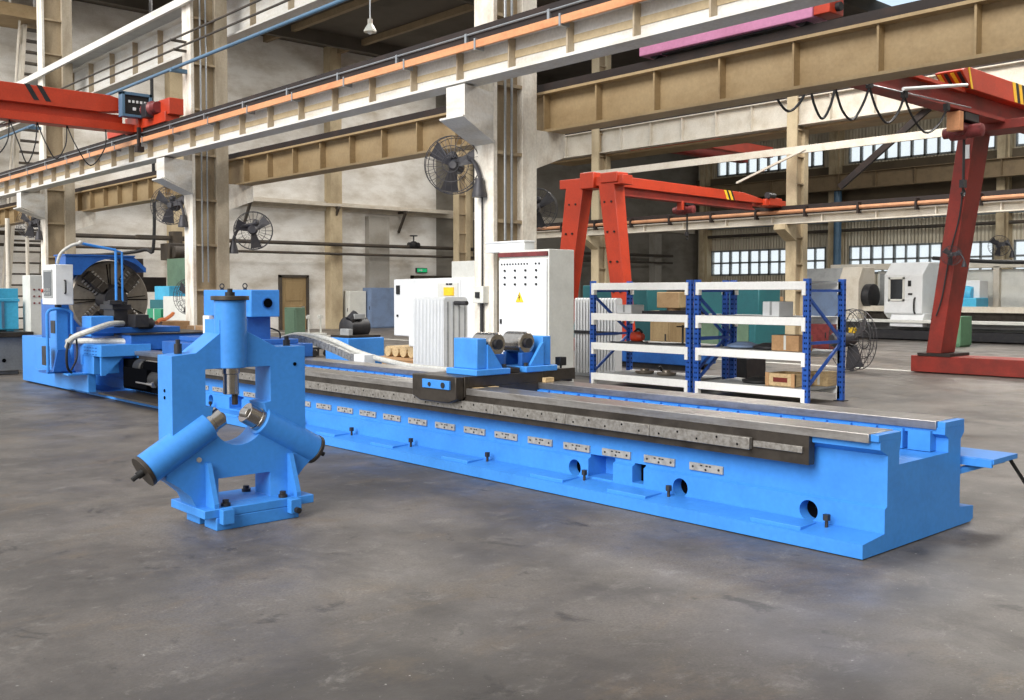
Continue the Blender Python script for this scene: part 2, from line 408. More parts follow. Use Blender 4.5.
build('panel', MB().box(22.4, 23.25, 39.91, 39.94, 1.3, 2.15).box(22.4, 23.25, 39.91, 39.94, 0.2, 1.1), 'doorwood', d1, bevel=0.01)
d2 = struct('door_2', MB().box(29.5, 31.9, 39.93, 40.0, 0, 2.4), 'grey')
build('door_frame', MB().box(29.38, 29.5, 39.85, 40, 0, 2.5).box(31.9, 32.02, 39.85, 40, 0, 2.5).box(29.38, 32.02, 39.85, 40, 2.4, 2.52), 'pipe_dark', d2, smooth=False)

# steel columns of the two rows
YC = (1.1, 10.3, 19.62, 28.9, 38.0)
def column(x, y, dx, name_label, h=12.9, front='col_white'):
    c = build('steel_column', MB().box(x, x+0.07, y-0.2, y+0.2, 0, h).box(x-0.02, x+dx+0.02, y-0.3, y+0.3, 0, 0.06), front, None, 0.006, origin=(x+dx/2, y, 0))
    c['kind'] = 'structure'; c['label'] = name_label
    build('web', MB().box(x+0.07, x+dx-0.27, y-0.09, y+0.09, 0, h), 'col_tan', c, smooth=False)
    build('rear_leg', MB().box(x+dx-0.27, x+dx, y-0.2, y+0.06, 0, h), (front if y < 12 or x > 20 else 'col_mid'), c, 0.006)
    b = MB()
    for k in range(14):
        z = 0.8+k*0.92
        b.box(x+0.07, x+dx-0.27, y-0.19, y+0.17, z, z+0.045)
    build('batten', b, 'col_tan', c, smooth=False)
    return c
row1_lab = ['cream steel column outside the near end of the white runway', 'cream steel column behind the white power cabinet', 'cream steel column behind the blue machine tailstock with tan web', 'cream steel column furthest left beside the steel stair', 'steel column at the far end of the near row']
for y, l in list(zip(YC, row1_lab))[1:]:
    c = column(8.8, y, 0.8, l)
    if y < 25:
        build('conduit', MB().cyl((9.0, y-0.21, 2.4 if y < 12 else 1.9), (9.0, y-0.21, 12), 0.018, n=8).cyl((9.12, y-0.21, 2.4 if y < 12 else 1.9), (9.12, y-0.21, 12), 0.018, n=8), 'galv', c)
for y, l in zip((19.0, 28.2, 37.3), ('tan column beyond the shelving carrying the far runway beams', 'tan column behind the orange red gantry legs', 'tan column in the far corner of the second row')):
    column(30.1, y, 0.75, l, front='pier_tan')

# ---------------------------------------------------------------- crane runway girders
def girder(name, label, x, y0, y1, zb, zt, half, mat, stiff, side=-1, band=None):
    t = thing(name, label, 'crane girder', (x, (y0+y1)/2, zb), 'crane runway girders')
    build('bottom_flange', MB().box(x-half, x+half, y0, y1, zb, zb+0.035), mat, t, smooth=False)
    build('top_flange', MB().box(x-half, x+half, y0, y1, zt-0.035, zt), mat, t, smooth=False)
    build('web', MB().box(x-0.02, x+0.02, y0, y1, zb+0.035, zt-0.035), mat, t, smooth=False)
    if band: build('band', MB().box(x-0.032, x-0.02, y0, y1, band[0], band[1]), 'beam_band', t, smooth=False)
    for y in stiff:
        build('stiffener', MB().box(x-half+0.03, x+half-0.03, y-0.012, y+0.012, zb+0.035, zt-0.035), 'stiff' if mat == 'beam_white' else mat, t, smooth=False)
    return t
# near white runway
g = girder('crane_runway_girder', 'long white runway girder with copper conductor bar crossing the whole hall', 8.3, -1, 39.5, 4.385, 4.83, 0.16, 'beam_white', [0.1+k*1.0 for k in range(39)], band=(4.56, 4.65))
build('crane_rail', MB().box(8.20, 8.30, -1, 39.5, 4.83, 5.06).box(8.14, 8.4, -1, 39.5, 4.83, 4.87).box(8.12,8.14,-1,39.5,4.84,4.93), 'rail_dark', g, smooth=False)
build('conductor_bar', MB().box(8.06, 8.10, -1, 39.5, 4.745, 4.835), 'copper', g, smooth=False)
build('conduit', MB().cyl((8.10, -1, 4.94), (8.10, 39.5, 4.94), 0.013, n=8), 'galv', g)
for k in range(20):
    y = 0.6+k*1.5
    build('bracket_clip', MB().box(8.05, 8.2, y-0.015, y+0.015, 4.72, 4.86).box(8.085, 8.13, y+0.2, y+0.24, 4.83, 4.96), 'galv', g, smooth=False)
# tan lower runway of the middle bay
g2 = girder('crane_runway_girder', 'tan runway girder with wide web panels behind the near columns', 9.97, -1, 39.5, 3.95, 4.52, 0.17, 'beam_tan', [0.2+k*1.0 for k in range(39)])
build('crane_rail', MB().box(9.86, 10.08, -1, 39.5, 4.52, 4.57).box(9.92, 10.02, -1, 39.5, 4.57, 4.66), 'rail_dark', g2, smooth=False)
# corbels (brackets) on the near columns
for y, w in zip(YC[1:4], ('middle', 'left', 'far left')):
    t = thing('corbel_bracket', {'middle': 'white box corbel under the white runway above the wall fan', 'left': 'white box corbel under the white runway above the tailstock', 'far left': 'white box corbel under the white runway nearest the stair'}[w], 'bracket', (8.5, y-0.22, 3.9), 'runway corbels')
    build('box', MB().hexa([(8.14, y-0.4, 3.96), (8.8, y-0.2, 3.72), (8.8, y+0.2, 3.72), (8.14, y-0.02, 3.96)], [(8.14, y-0.4, 4.36), (8.8, y-0.2, 4.36), (8.8, y+0.2, 4.36), (8.14, y-0.02, 4.36)]), 'beam_white', t, smooth=False)
    build('base_plate', MB().hexa([(8.06, y-0.46, 3.93), (8.8, y-0.24, 3.69), (8.8, y+0.22, 3.69), (8.06, y+0.02, 3.93)], [(8.06, y-0.46, 3.955), (8.8, y-0.24, 3.72), (8.8, y+0.22, 3.72), (8.06, y+0.02, 3.955)]), 'beam_white', t, smooth=False)
    t2 = thing('corbel_bracket', {'middle': 'tan corbel carrying the tan runway right of the middle column', 'left': 'tan corbel carrying the tan runway right of the left column', 'far left': 'tan corbel carrying the tan runway at the far left column'}[w], 'bracket', (9.9, y, 3.4), 'runway corbels')
    build('box', MB().prism([(9.6, 3.42), (10.15, 3.62), (10.15, 3.95), (9.6, 3.95)], 'y', y-0.2, y+0.2), 'col_white', t2, smooth=False)
# high runway with walkway edge on the far side of the near row
g3 = girder('crane_runway_girder', 'high white runway girder with walkway edge at the upper left', 10.0, 6, 39.5, 7.1, 8.0, 0.18, 'beam_white', [6.5+k*1.55 for k in range(21)])
build('walkway', MB().box(9.25, 9.9, 6, 39.5, 8.0, 8.04), 'grey', g3, smooth=False)
build('edge_rail', MB().box(8.68, 8.75, 6, 39.5, 7.50, 7.66), 'beam_white', g3, smooth=False)
for y in (8, 12.5, 15, 17.5, 21.5, 24, 26.5, 31, 33.5, 36):
    build('outrigger', MB().bar((8.72, y, 7.58), (9.3, y, 7.98), .06, .06), 'beam_white', g3, smooth=False)
t = build('overhead_pipe', MB().tube([(8.5, 9, 6.22), (8.5, 20, 6.2), (8.5, 27, 6.18), (8.5, 36, 6.16)], 0.034, 10).box(8.46,8.81,19.58,19.66,6.14,6.22).box(8.46,8.81,28.86,28.94,6.12,6.20), 'pipe_blue'); tag(t, 'long blue grey pipe running below the high runway girder', 'pipe')
for dz, dx, l in ((6.80, 8.5, 'upper of two thin black cables strung past the high girder'), (6.62, 8.56, 'lower of two thin black cables strung past the high girder')):
    t = build('overhead_cable', MB().tube([(dx, 9, dz), (dx, 18, dz-0.02), (dx, 26, dz), (dx, 36, dz)], 0.022, 6).box(dx-.03,8.81,19.6,19.64,dz-.05,dz).box(dx-.03,8.81,28.88,28.92,dz-.04,dz+.02), 'pipe_dark'); tag(t, l, 'cable', 'overhead cables')
# second-row runways
g4 = girder('crane_runway_girder', 'low cream runway girder with copper pipe rail beyond the shelving', 29.7, -1, 31.5, 4.0, 4.3, 0.2, 'beam_cream', [0.4+k*1.9 for k in range(16)])
build('conductor_bar', MB().cyl((29.45, -1, 4.40), (29.45, 31.5, 4.40), 0.065, n=10), 'copper_dim', g4)
build('crane_rail', MB().box(29.6, 29.8, -1, 31.5, 4.3, 4.62), 'rail_dark', g4, smooth=False)
for k in range(16):
    build('bracket', MB().box(29.33, 29.55, 0.9+k*1.9, 0.96+k*1.9, 4.2, 4.55), 'rail_dark', g4, smooth=False)
g5 = girder('crane_runway_girder', 'high cream runway girder of the second row with panel seams', 30.4, -1, 31.3, 7.4, 8.35, 0.2, 'beam_cream', [0.6+k*1.55 for k in range(20)])
build('crane_rail', MB().box(30.2, 30.4, -1, 31.3, 8.35, 8.5), 'rail_dark', g5, smooth=False)
build('walkway', MB().box(30.6, 31.8, -1, 31.3, 7.3, 7.38), 'beam_tan', g5, smooth=False)
for y, l in ((19.0, 'tan corbel under the low cream girder at the column past the shelving'), (28.2, 'tan corbel under the low cream girder behind the gantry legs')):
    t = tag(build('corbel_bracket', MB().prism([(29.4, 3.82), (30.1, 3.45), (30.1, 4.0), (29.4, 4.0)], 'y', y-0.22, y+0.22), 'pier_tan'), l, 'bracket')
t = tag(build('tie_rail', MB().box(29.2, 29.3, -1, 28, 6.28, 6.52), 'beam_cream'), 'long cream tie rail running between the two second row girders', 'rail')
t = tag(build('tie_rail', MB().bar((29.2, 17.9, 6.4), (29.2, 20.6, 5.5), 0.07, 0.07), 'beam_cream'), 'sloping white brace rod left of the tan column', 'brace')
g6 = girder('crane_runway_girder', 'distant tan runway girder along the cladded right wall', 51.2, -1, 39.5, 7.4, 8.3, 0.25, 'purlin', [0.6+k*2.2 for k in range(17)])
for z, m, l in ((6.3, 'galv', 'thin pale pipe along the right wall below the distant girder'), (5.75, 'pipe_blue', 'blue grey pipe along the right wall between two cladding bands'), (5.2, 'pipe_dark', 'dark pipe along the right wall above the lower windows')):
    t = tag(build('wall_pipe', MB().cyl((52.1, 0, z), (52.1, 39, z), 0.09, n=8), m), l, 'pipe', 'wall pipes')
t = tag(build('wall_pipe', MB().cyl((51.6, 29.55, 0), (51.6, 29.55, 8), 0.22, n=12), 'pipe_blue'), 'upright blue grey downpipe beside a right wall pilaster', 'pipe')
t = tag(build('diagonal_brace', MB().bar((30.5, 17.4, 5.2), (30.5, 14.4, 7.42), 0.12, 0.2), 'rail_dark'), 'dark diagonal brace under the high cream girder', 'brace')
t = thing('overhead_crane', 'orange red crane beams far off under the high cream girder', 'crane', (41, 25.2, 7.3))
build('girder', MB().box(31.85, 38, 24.9, 25.3, 7.6, 8.05), 'red', t, 0.02)
build('lower_girder', MB().box(31.85, 38, 26.2, 26.6, 7.5, 7.9), 'red_dark', t, 0.02)
build('end_carriage', MB().box(31.6, 32.2, 23.8, 27.6, 7.385, 7.65), 'red', t, 0.02)
# pipes on the back wall
for z, r, x0, x1, l in ((3.93, 0.085, 9.6, 49, 'upper thick dark pipe running along the back wall'), (3.5, 0.06, 9.6, 49, 'lower thin dark pipe running along the back wall')):
    t = tag(build('wall_pipe', MB().tube([(x0, 39.3, z-0.08), (26, 39.3, z-0.05), (x1, 39.3, z)], r, 10), 'pipe_dark'), l, 'pipe', 'wall pipes')
for x, z in ((29.07, 4.02), (43.5, 4.02)):
    t = thing('pipe_valve', 'black gate valve with handwheel on the upper wall pipe ' + ('left of the middle column' if x < 40 else 'beyond the gantry legs'), 'valve', (x, 39.3, z))
    build('body', MB().lathe([(0,0.14),(0.1,0.2),(0.22,0.2),(0.3,0.1)], (x, 39.3, z-0.15), (0,0,1), 14).cyl((x-0.3,39.3,z-0.05),(x+0.3,39.3,z-0.05),0.15,n=14), 'black_metal', t)
    build('stem', MB().cyl((x,39.3,z+0.1),(x,39.3,z+0.45),0.035,n=8), 'black_metal', t)
    build('handwheel', MB().tube([(x+0.17*math.cos(a), 39.3+0.17*math.sin(a), z+0.42) for a in [2*PI*i/16 for i in range(16)]], 0.03, 6, True).box(x-0.17,x+0.17,39.28,39.32,z+0.4,z+0.44), 'black_metal', t)
for x in (24.8, 28.6, 20.4):
    t = tag(build('wall_bracket', MB().bar((x, 39.9, 4.6), (x, 39.25, 5.6), 0.1, 0.1).box(x-0.06, x+0.06, 39.2, 39.9, 5.5, 5.62), 'pipe_dark'), {24.8: 'dark pipe bracket on the tan back wall pilaster', 28.6: 'dark pipe bracket right of the grey back wall pier', 20.4: 'dark pipe bracket above the tan door'}[x], 'bracket')
t = thing('exit_sign', 'small glowing green exit sign on the back wall', 'sign', (30.0, 39.9, 2.65))
build('case', MB().box(29.68, 30.34, 39.88, 39.99, 2.66, 2.90), 'black_metal', t)
build('lit_panel', MB().box(29.71, 30.31, 39.86, 39.885, 2.69, 2.87), 'exit', t, smooth=False)
build('arrow', MB().prism([(29.8,2.76),(29.95,2.76),(29.95,2.72),(30.05,2.78),(29.95,2.84),(29.95,2.80),(29.8,2.80)], 'y', 39.85, 39.862), 'white', t, smooth=False)
t = thing('pendant_lamp', 'white bell shaped pendant lamp hanging from the dark roof', 'lamp', (16.92, 25, 9.4))
build('cord', MB().cyl((16.92,25,9.75),(16.92,25,12.6),0.02,n=6), 'white', t)
build('lamp_shade', MB().lathe([(0,0.19),(0.05,0.185),(0.13,0.14),(0.22,0.08),(0.26,0.07)], (16.92,25,9.42), (0,0,1), 20), 'lampglow', t)
build('socket', MB().cyl((16.92,25,9.66),(16.92,25,9.80),0.075,n=12), 'beam_cream', t)
build('bulb', MB().ball((16.92,25,9.44),0.09), 'white', t)

# ================================================================ THE BIG BLUE MACHINE
def scatter_box(mb, *a): mb.box(*a)
BY0, BY1 = 3.13, 20.2
bed = thing('machine_bed', 'very long sky blue machine bed with two steel ways and bolted plates', 'machine bed', (6.63, 11.6, 0))
prof = [(5.82,.008),(5.82,.10),(6.10,.125),(6.10,.285),(6.13,.30),(6.13,.635),(6.03,.68),(6.03,.735),(6.31,.735),(6.285,.64),(6.285,.56),(7.01,.56),(7.01,.66),(6.955,.69),(6.955,.735),(7.265,.735),(7.265,.685),(7.21,.64),(7.21,.14),(7.44,.12),(7.44,.03),(7.40,.008)]
body = build('bed_casting', MB().prism(prof, 'y', BY0, BY1), 'blue', bed, smooth=False)
cm = MB()
for y, z in ((5.94,.19),(4.80,.185),(3.685,.19),(11.3,.19),(12.95,.21)): cm.cyl((5.9,y,z),(6.55,y,z),0.072,n=24)
for y0, y1, z0, z1 in ((5.5,5.78,.14,.325),(5.17,5.29,.155,.31),(12.05,12.4,.14,.32),(11.62,11.75,.155,.31),(13.4,13.65,.14,.32)): cm.box(5.9,6.32,y0,y1,z0,z1)
cut(body, cm)
# black plugs that paint the shade inside the openings
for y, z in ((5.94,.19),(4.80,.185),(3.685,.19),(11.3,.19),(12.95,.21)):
    build('access_hole_shade', MB().cyl((6.2,y,z),(6.5,y,z),0.0715,n=24), 'void', bed)
build('pocket_shade', MB().box(6.2,6.31,5.18,5.28,.16,.305), 'void', bed, smooth=False)
build('bracket', MB().box(6.2,6.31,5.50,5.53,.2,.28), 'steel_dark', bed)
for x0, x1 in ((5.995, 6.315), (6.945, 7.27)):
    build('steel_way', MB().box(x0-.006, x1+.002, BY0+0.06, BY1-2.6, .722, .784), 'steel', bed, 0.004)
    build('way_end_cap', MB().box(x0+0.012, x1-0.005, BY0, BY0+0.058, .733, .780), 'blue', bed, 0.004)
build('rack_backing', MB().box(5.988, 6.06, 3.62, 15.2, .525, .7215), 'steel_dark', bed, smooth=False)
build('rack_bar', MB().box(5.965, 5.987, 3.66, 4.05, .605, .65), 'rack_steel', bed, .003)
for k in range(12):
    y0 = 4.07+k*0.92
    r = build('gear_rack', MB().box(5.945, 5.987, y0, y0+0.914, .583, .668), 'rack_steel', bed, 0.003)
    h = MB()
    for j in range(5):
        yy = y0+0.10+j*0.18
        h.cyl((5.943, yy, .645 if j % 2 else .612), (5.95, yy, .645 if j % 2 else .612), 0.010, n=8)
    inlay(r, h, 'void')
for k in range(22):
    y = 4.57+k*0.456
    pl = build('clamp_plate', MB().box(6.112, 6.131, y-0.155, y+0.155, .335, .395), 'tag_steel', bed, 0.003)
    b = MB()
    for dy, dz in ((-.12,.365),(.12,.365),(0,.352)): b.cyl((6.108, y+dy, dz), (6.114, y+dy, dz), 0.010, n=8)
    for dy in (-.05,-.02,.03): b.box(6.1095, 6.114, y+dy, y+dy+0.022, .374, .386)
    inlay(pl, b, 'black_metal')
for k in range(58):
    y = 3.22+k*0.205
    build('rib', MB().box(6.92, 7.012, y, y+0.165, .565, .71), 'blue', bed, smooth=False)
for k, y in enumerate((3.5, 4.85, 5.75, 7.0, 8.2, 9.3, 10.4, 11.6, 12.8, 14.0)):
    a = build('anchor_bolt', MB().cyl((6.02, y, .11), (6.02, y, .165), 0.012, n=8), 'steel_dark', bed)
    build('nut', MB().cyl((6.02, y, .165), (6.02, y, .205), 0.026, n=6), 'black_metal', a)
    build('foot_pad', MB().box(5.86, 6.06, y+0.1, y+0.5, .1, .128), 'blue', bed, 0.004)
    build('levelling_wedge', MB().box(5.9, 7.3, y-0.2, y+0.3, 0, .010), 'black_metal', bed, smooth=False)
build('side_tray', MB().box(7.3, 7.72, 2.93, 8.0, .465, .50).box(7.285, 7.31, 2.94, 7.99, .44, .495), 'blue', bed, smooth=False)
build('tray_bracket', MB().bar((7.2, 3.18, .39), (7.68, 3.02, .45), .05, .035).bar((7.2, 5.6, .38), (7.68, 5.6, .45), .05, .05), 'blue', bed, smooth=False)
tag(build('floor_cable', MB().tube(spline([(7.7,2.98,.46),(8.0,2.95,.2),(8.6,3.1,.02),(9.6,3.3,.02),(11.0,3.6,.02)]), 0.015, 6), 'black'), 'black cable trailing off behind the blue machine bed', 'cable')

# -------------------------------- headstock, faceplate, guard
hs = thing('headstock', 'blue headstock with grey faceplate at the left end of the bed', 'headstock', (6.6, 18.8, 0.78))
build('base', MB().box(5.74, 7.45, 17.5, 20.2, .03, .88), 'blue', hs, 0.01)
build('casing', MB().prism([(5.76,.88),(5.76,1.55),(6.0,2.02),(6.1,2.2),(6.8,2.2),(6.95,2.0),(6.95,.88)], 'y', 18.15, 19.1), 'blue_dark', hs, 0.012)
fp = build('faceplate', MB().lathe([(0,.25),(0,.66),(.02,.68),(.13,.68),(.15,.6)], (6.55,17.86,1.57), (0,1,0), 48), 'face_grey', hs)
sl = MB()
for i in range(12):
    if i % 3 == 1: continue
    a = PI*2*i/12+0.1; c, s_ = math.cos(a), math.sin(a)
    sl.bar((6.55+c*.28, 17.856, 1.57+s_*.28), (6.55+c*.62, 17.856, 1.57+s_*.62), .012, .03, (0,1,0))
inlay(fp, sl, 'void')
build('rim_joint', MB().box(5.9, 7.2, 17.851, 17.86, 1.555, 1.575).box(6.54, 6.555, 17.851, 17.86, 1.0, 2.2), 'void', fp, smooth=False)
build('spindle_nose', MB().lathe([(0,.12),(0,.2),(.18,.22),(.3,.28)], (6.55,17.58,1.57), (0,1,0), 24), 'black_metal', hs)
for i in range(4):
    a = PI/4+i*PI/2; c, s_ = math.cos(a), math.sin(a)
    j = MB()
    for q, (r0, r1, d) in enumerate(((.24,.36,.26),(.36,.48,.19),(.48,.62,.12))):
        p0 = V((6.55+c*r0,17.86-d/2,1.57+s_*r0)); p1 = V((6.55+c*r1,17.86-d/2,1.57+s_*r1))
        j.bar(p0, p1, .16, d, (0,1,0))
    jaw = build('chuck_jaw', j, 'steel_dark', hs, 0.005)
    tth = MB()
    for q in range(6):
        r0 = .26+q*.06
        for sg in (-1, 1):
            cx, cz = 6.55+c*r0-s_*sg*.11, 1.57+s_*r0+c*sg*.11
            tth.bar((cx-c*.015, 17.84, cz-s_*.015), (cx+c*.015, 17.84, cz+s_*.015), .07, .05, (0,1,0))
    inlay(jaw, tth, 'steel')
gp = [(5.72,2.32),(6.88,2.32),(7.1,2.13),(7.1,2.05)]+[p for p in arc(6.55,1.57,.72,42,144,18)]+[(5.72,1.98)]
build('chip_guard', MB().prism(gp, 'y', 17.62, 18.15), 'blue_dark', hs, smooth=False)
build('guard_rim', MB().box(5.70, 6.90, 17.60, 18.17, 2.32, 2.345), 'blue_dark', hs, smooth=False)

# -------------------------------- carriage
ca = thing('lathe_carriage', 'blue carriage with overhanging apron in front of the faceplate', 'carriage', (6.5, 16.0, 0.78))
build('saddle', MB().box(5.95, 7.4, 15.4, 17.1, .79, 1.03), 'blue_dark', ca, 0.01)
build('saddle_edge', MB().box(5.93, 7.42, 15.38, 17.12, 1.03, 1.05), 'black_metal', ca, smooth=False)
ap = build('apron', MB().box(5.48, 6.25, 15.36, 16.2, .71, .89).box(5.482, 5.62, 16.19, 17.25, .55, .888), 'blue', ca, 0.012)
build('apron_panel', MB().box(5.5, 5.9, 15.75, 17.2, .42, .72), 'blue', ca, 0.01)
build('gusset', MB().prism([(5.5,.71),(5.5,.42),(5.56,.42),(5.85,.71)], 'y', 15.42, 15.48), 'blue', ca, smooth=False)
s_ = MB()
for i in range(3):
    for k in range(5): s_.box(5.472, 5.482, 15.55+k*0.12, 15.62+k*0.12, .73+i*.05, .745+i*.05)
inlay(ap, s_, 'blue_dark')
build('step', MB().box(5.2, 5.62, 16.0, 17.6, .40, .43).box(5.5,5.62,16.0,17.6,.12,.40), 'blue_bright', ca, 0.006)
gb = build('feed_gearbox', MB().box(5.9, 6.09, 14.0, 15.6, .2, .66).box(5.82, 5.92, 14.5, 15.4, .25, .55), 'void', ca, 0.01)  # drive parts are near-black, the recess shade put into their colour
build('motor', MB().lathe([(0,.1),(.02,.13),(.3,.13),(.34,.08),(.42,.08)], (5.96,14.2,.40), (0,1,0), 20).lathe([(0,.1),(.02,.12),(.25,.12)], (5.95,14.8,.56), (0,1,0), 20), 'black', ca)
build('pipe_fitting', MB().cyl((5.84,14.3,.34),(5.84,14.9,.34),.025,n=10).cyl((5.84,14.25,.34),(5.84,14.3,.34),.045,n=12), 'steel', ca)
build('oil_tray', MB().box(5.55, 6.1, 13.4, 15.7, .12, .145), 'steel_dark', ca, smooth=False)
build('cross_slide', MB().box(5.5, 6.9, 15.75, 16.5, 1.05, 1.14), 'blue_dark', ca, 0.008)
build('tool_slide', MB().box(5.52, 5.88, 15.9, 16.3, 1.0, 1.32), 'blue', ca, 0.012)
build('tool_turret', MB().box(5.9, 6.12, 15.95, 16.4, 1.14, 1.55).box(5.86, 6.16, 15.9, 16.45, 1.42, 1.5).box(5.8,6.0,15.85,15.95,1.5,1.57), 'black_metal', ca, 0.006)
build('servo_motor', MB().box(6.1, 6.32, 15.6, 15.9, 1.14, 1.34).lathe([(0,.09),(.2,.09),(.24,.05)], (6.2,15.7,1.2), (1,0,0), 16), 'black_metal', ca, 0.005)
arm = build('cable_arm', MB().tube(spline([(5.96,16.0,1.05),(5.96,16.0,1.9),(5.96,16.0,2.33),(5.93,16.0,2.37),(5.7,16.0,2.41),(5.42,16.0,2.46)]), .022, 8).tube([(6.06,16.0,1.05),(6.06,16.0,2.34),(5.98,16.0,2.35)], .018, 8).box(5.9,6.1,15.95,16.05,1.05,1.12), 'blue', ca)
build('cable_conduit', MB().tube(spline([(5.43,16.0,2.46),(5.3,16.05,2.42),(5.16,16.1,2.3),(5.12,16.15,2.14)]), .024, 8).ball((5.42,16,2.47),.035), 'hose', arm)
build('wrapped_hose', MB().tube(spline([(6.0,15.85,1.2),(5.75,15.7,1.2),(5.45,15.6,1.12),(5.22,15.8,1.0),(5.2,16.0,.85)]), .045, 10), 'hose', ca)
build('wrapped_hose', MB().tube(spline([(5.3,16.4,.92),(5.6,16.0,.93),(5.95,15.7,.92),(6.05,15.5,.91)]), .05, 10), 'hose', ca)
build('drop_cable', MB().tube(spline([(5.22,15.9,1.05),(5.14,15.85,.8),(5.16,15.9,.55),(5.25,16.0,.45)]), .02, 8).tube(spline([(5.3,15.9,1.0),(5.27,15.8,.7),(5.2,15.85,.5)]), .015, 8), 'black', ca)
for xx, yy in ((6.1,15.5),(6.2,15.5)): build('grease_nipple', MB().cyl((xx,yy,.89),(xx,yy,.93),.02,n=8), 'galv', ca)

cp = thing('control_pendant', 'white control box on a blue tube frame beside the carriage', 'control panel', (5.2, 16.5, 0.42))
build('case', MB().box(5.1, 5.37, 16.2, 16.85, 1.5, 2.13), 'white', cp, 0.012)
sc_ = build('screen', MB().box(5.085, 5.102, 16.36, 16.72, 1.64, 2.02), 'glass_dark', cp, 0.004)
build('bezel', MB().box(5.088,5.1,16.33,16.36,1.61,2.05).box(5.088,5.1,16.72,16.75,1.61,2.05).box(5.088,5.1,16.36,16.72,2.02,2.05).box(5.088,5.1,16.36,16.72,1.61,1.64), 'grey', cp, smooth=False)
kb = MB()
for i in range(4):
    for k in range(2): kb.box(5.08,5.087,16.42+i*.07,16.46+i*.07,1.66+k*.06,1.70+k*.06)
build('keypad', kb, 'grey', sc_, smooth=False)
build('knob', MB().cyl((5.07,16.78,1.72),(5.1,16.78,1.72),.03,n=12), 'red', cp)
build('handle', MB().tube(spline([(5.24,16.2,1.68),(5.24,16.16,1.7),(5.24,16.16,1.86),(5.24,16.2,1.88)]), .014, 8), 'black', cp)
build('neck', MB().cyl((5.23,16.5,1.42),(5.23,16.5,1.5),.05,n=12), 'black_metal', cp)
build('stand', MB().tube(spline([(5.0,16.3,.43),(5.0,16.3,1.25),(5.01,16.3,1.38),(5.08,16.3,1.43),(5.26,16.3,1.43),(5.36,16.3,1.38),(5.37,16.3,1.25),(5.37,16.3,.43)],4), .024, 8), 'blue', cp)
build('column', MB().box(5.15, 5.33, 16.35, 16.65, .43, 1.42), 'blue', cp, 0.01)
build('junction_box', MB().box(5.0, 5.06, 16.4, 16.6, .55, .85).box(5.14,5.16,16.4,16.6,1.05,1.25), 'black_metal', cp, 0.005)
build('bracket', MB().box(4.98,5.4,16.25,16.7,.43,.46).prism([(5.05,.46),(5.35,.46),(5.3,.8),(5.12,.8)], 'y', 16.2, 16.26), 'blue_dark', cp, smooth=False)

# -------------------------------- tailstock
ts = thing('tailstock', 'blue tailstock block with round bore standing behind the steady rest', 'tailstock', (6.6, 13.2, 0.79))
build('head', MB().box(6.38, 6.81, 12.3, 13.75, 1.36, 1.73), 'blue', ts, 0.012)
build('quill', MB().cyl((6.62,12.27,1.55),(6.62,12.31,1.55),.062,n=24), 'void', ts)
build('quill_ring', MB().lathe([(0,.064),(0,.075),(.02,.075),(.02,.064)], (6.62,12.285,1.55), (0,1,0), 24), 'blue_dark', ts)
build('pedestal', MB().box(6.42, 6.78, 12.5, 13.7, .98, 1.36), 'blue_dark', ts, 0.01)
build('base', MB().box(5.98, 7.3, 12.25, 14.3, .79, .98).box(6.2, 7.1, 12.3, 14.2, .98, 1.05), 'blue_dark', ts, 0.01)
build('side_panel', MB().box(6.34, 6.42, 13.5, 13.7, 1.1, 1.36), 'white', ts, 0.005)
for y in (12.7, 13.4):
    e = build('lifting_eye', MB().tube([(6.5+.032*math.cos(a), y, 1.785+.032*math.sin(a)) for a in [2*PI*i/14 for i in range(14)]], .008, 6, True).cyl((6.5,y,1.73),(6.5,y,1.76),.025,n=10), 'black_metal', ts)
for z in (1.6, 1.48):
    build('side_knob', MB().lathe([(0,.05),(.05,.05),(.07,.03)], (6.38,12.5,z), (-1,0,0), 14), 'blue_dark', ts)
build('lever', MB().tube(spline([(6.9,12.4,1.0),(7.05,12.3,.92),(7.05,12.22,.88)]), .012, 8).ball((7.05,12.2,.87), .04), 'black', ts)
build('cable_loop', MB().tube(spline([(6.8,12.6,1.2),(6.9,12.5,1.15),(6.92,12.5,1.05),(6.85,12.5,1.0)]), .012, 6), 'black', ts)

# -------------------------------- cable chain and hose behind the bed
cc = thing('cable_chain', 'perforated steel cable chain arching down behind the tailstock', 'cable chain', (7.55, 12.5, 0.6))
path = spline([(7.5,13.6,.93),(7.5,13.1,1.02),(7.5,12.5,.98),(7.5,12.0,.9),(7.5,11.6,.82),(7.5,11.3,.79)], 5)
for i in range(len(path)-1):
    a, b = path[i], path[i+1]
    lk = build('link', MB().bar(a, a+(b-a)*.9, .09, .1), 'chain', cc, smooth=False)
build('chain_end', MB().box(7.42,7.6,11.15,11.4,.73,.86), 'white', cc, 0.006)
tag(build('wrapped_hose', MB().tube(spline([(7.62,13.9,.95),(7.62,13.2,1.06),(7.6,12.3,1.02),(7.6,11.5,.86),(7.6,10.6,.76),(7.6,10.0,.74),(7.62,8.2,.74)]), .038, 10), 'hose'), 'pale wrapped hose sloping down along the back of the bed', 'hose')

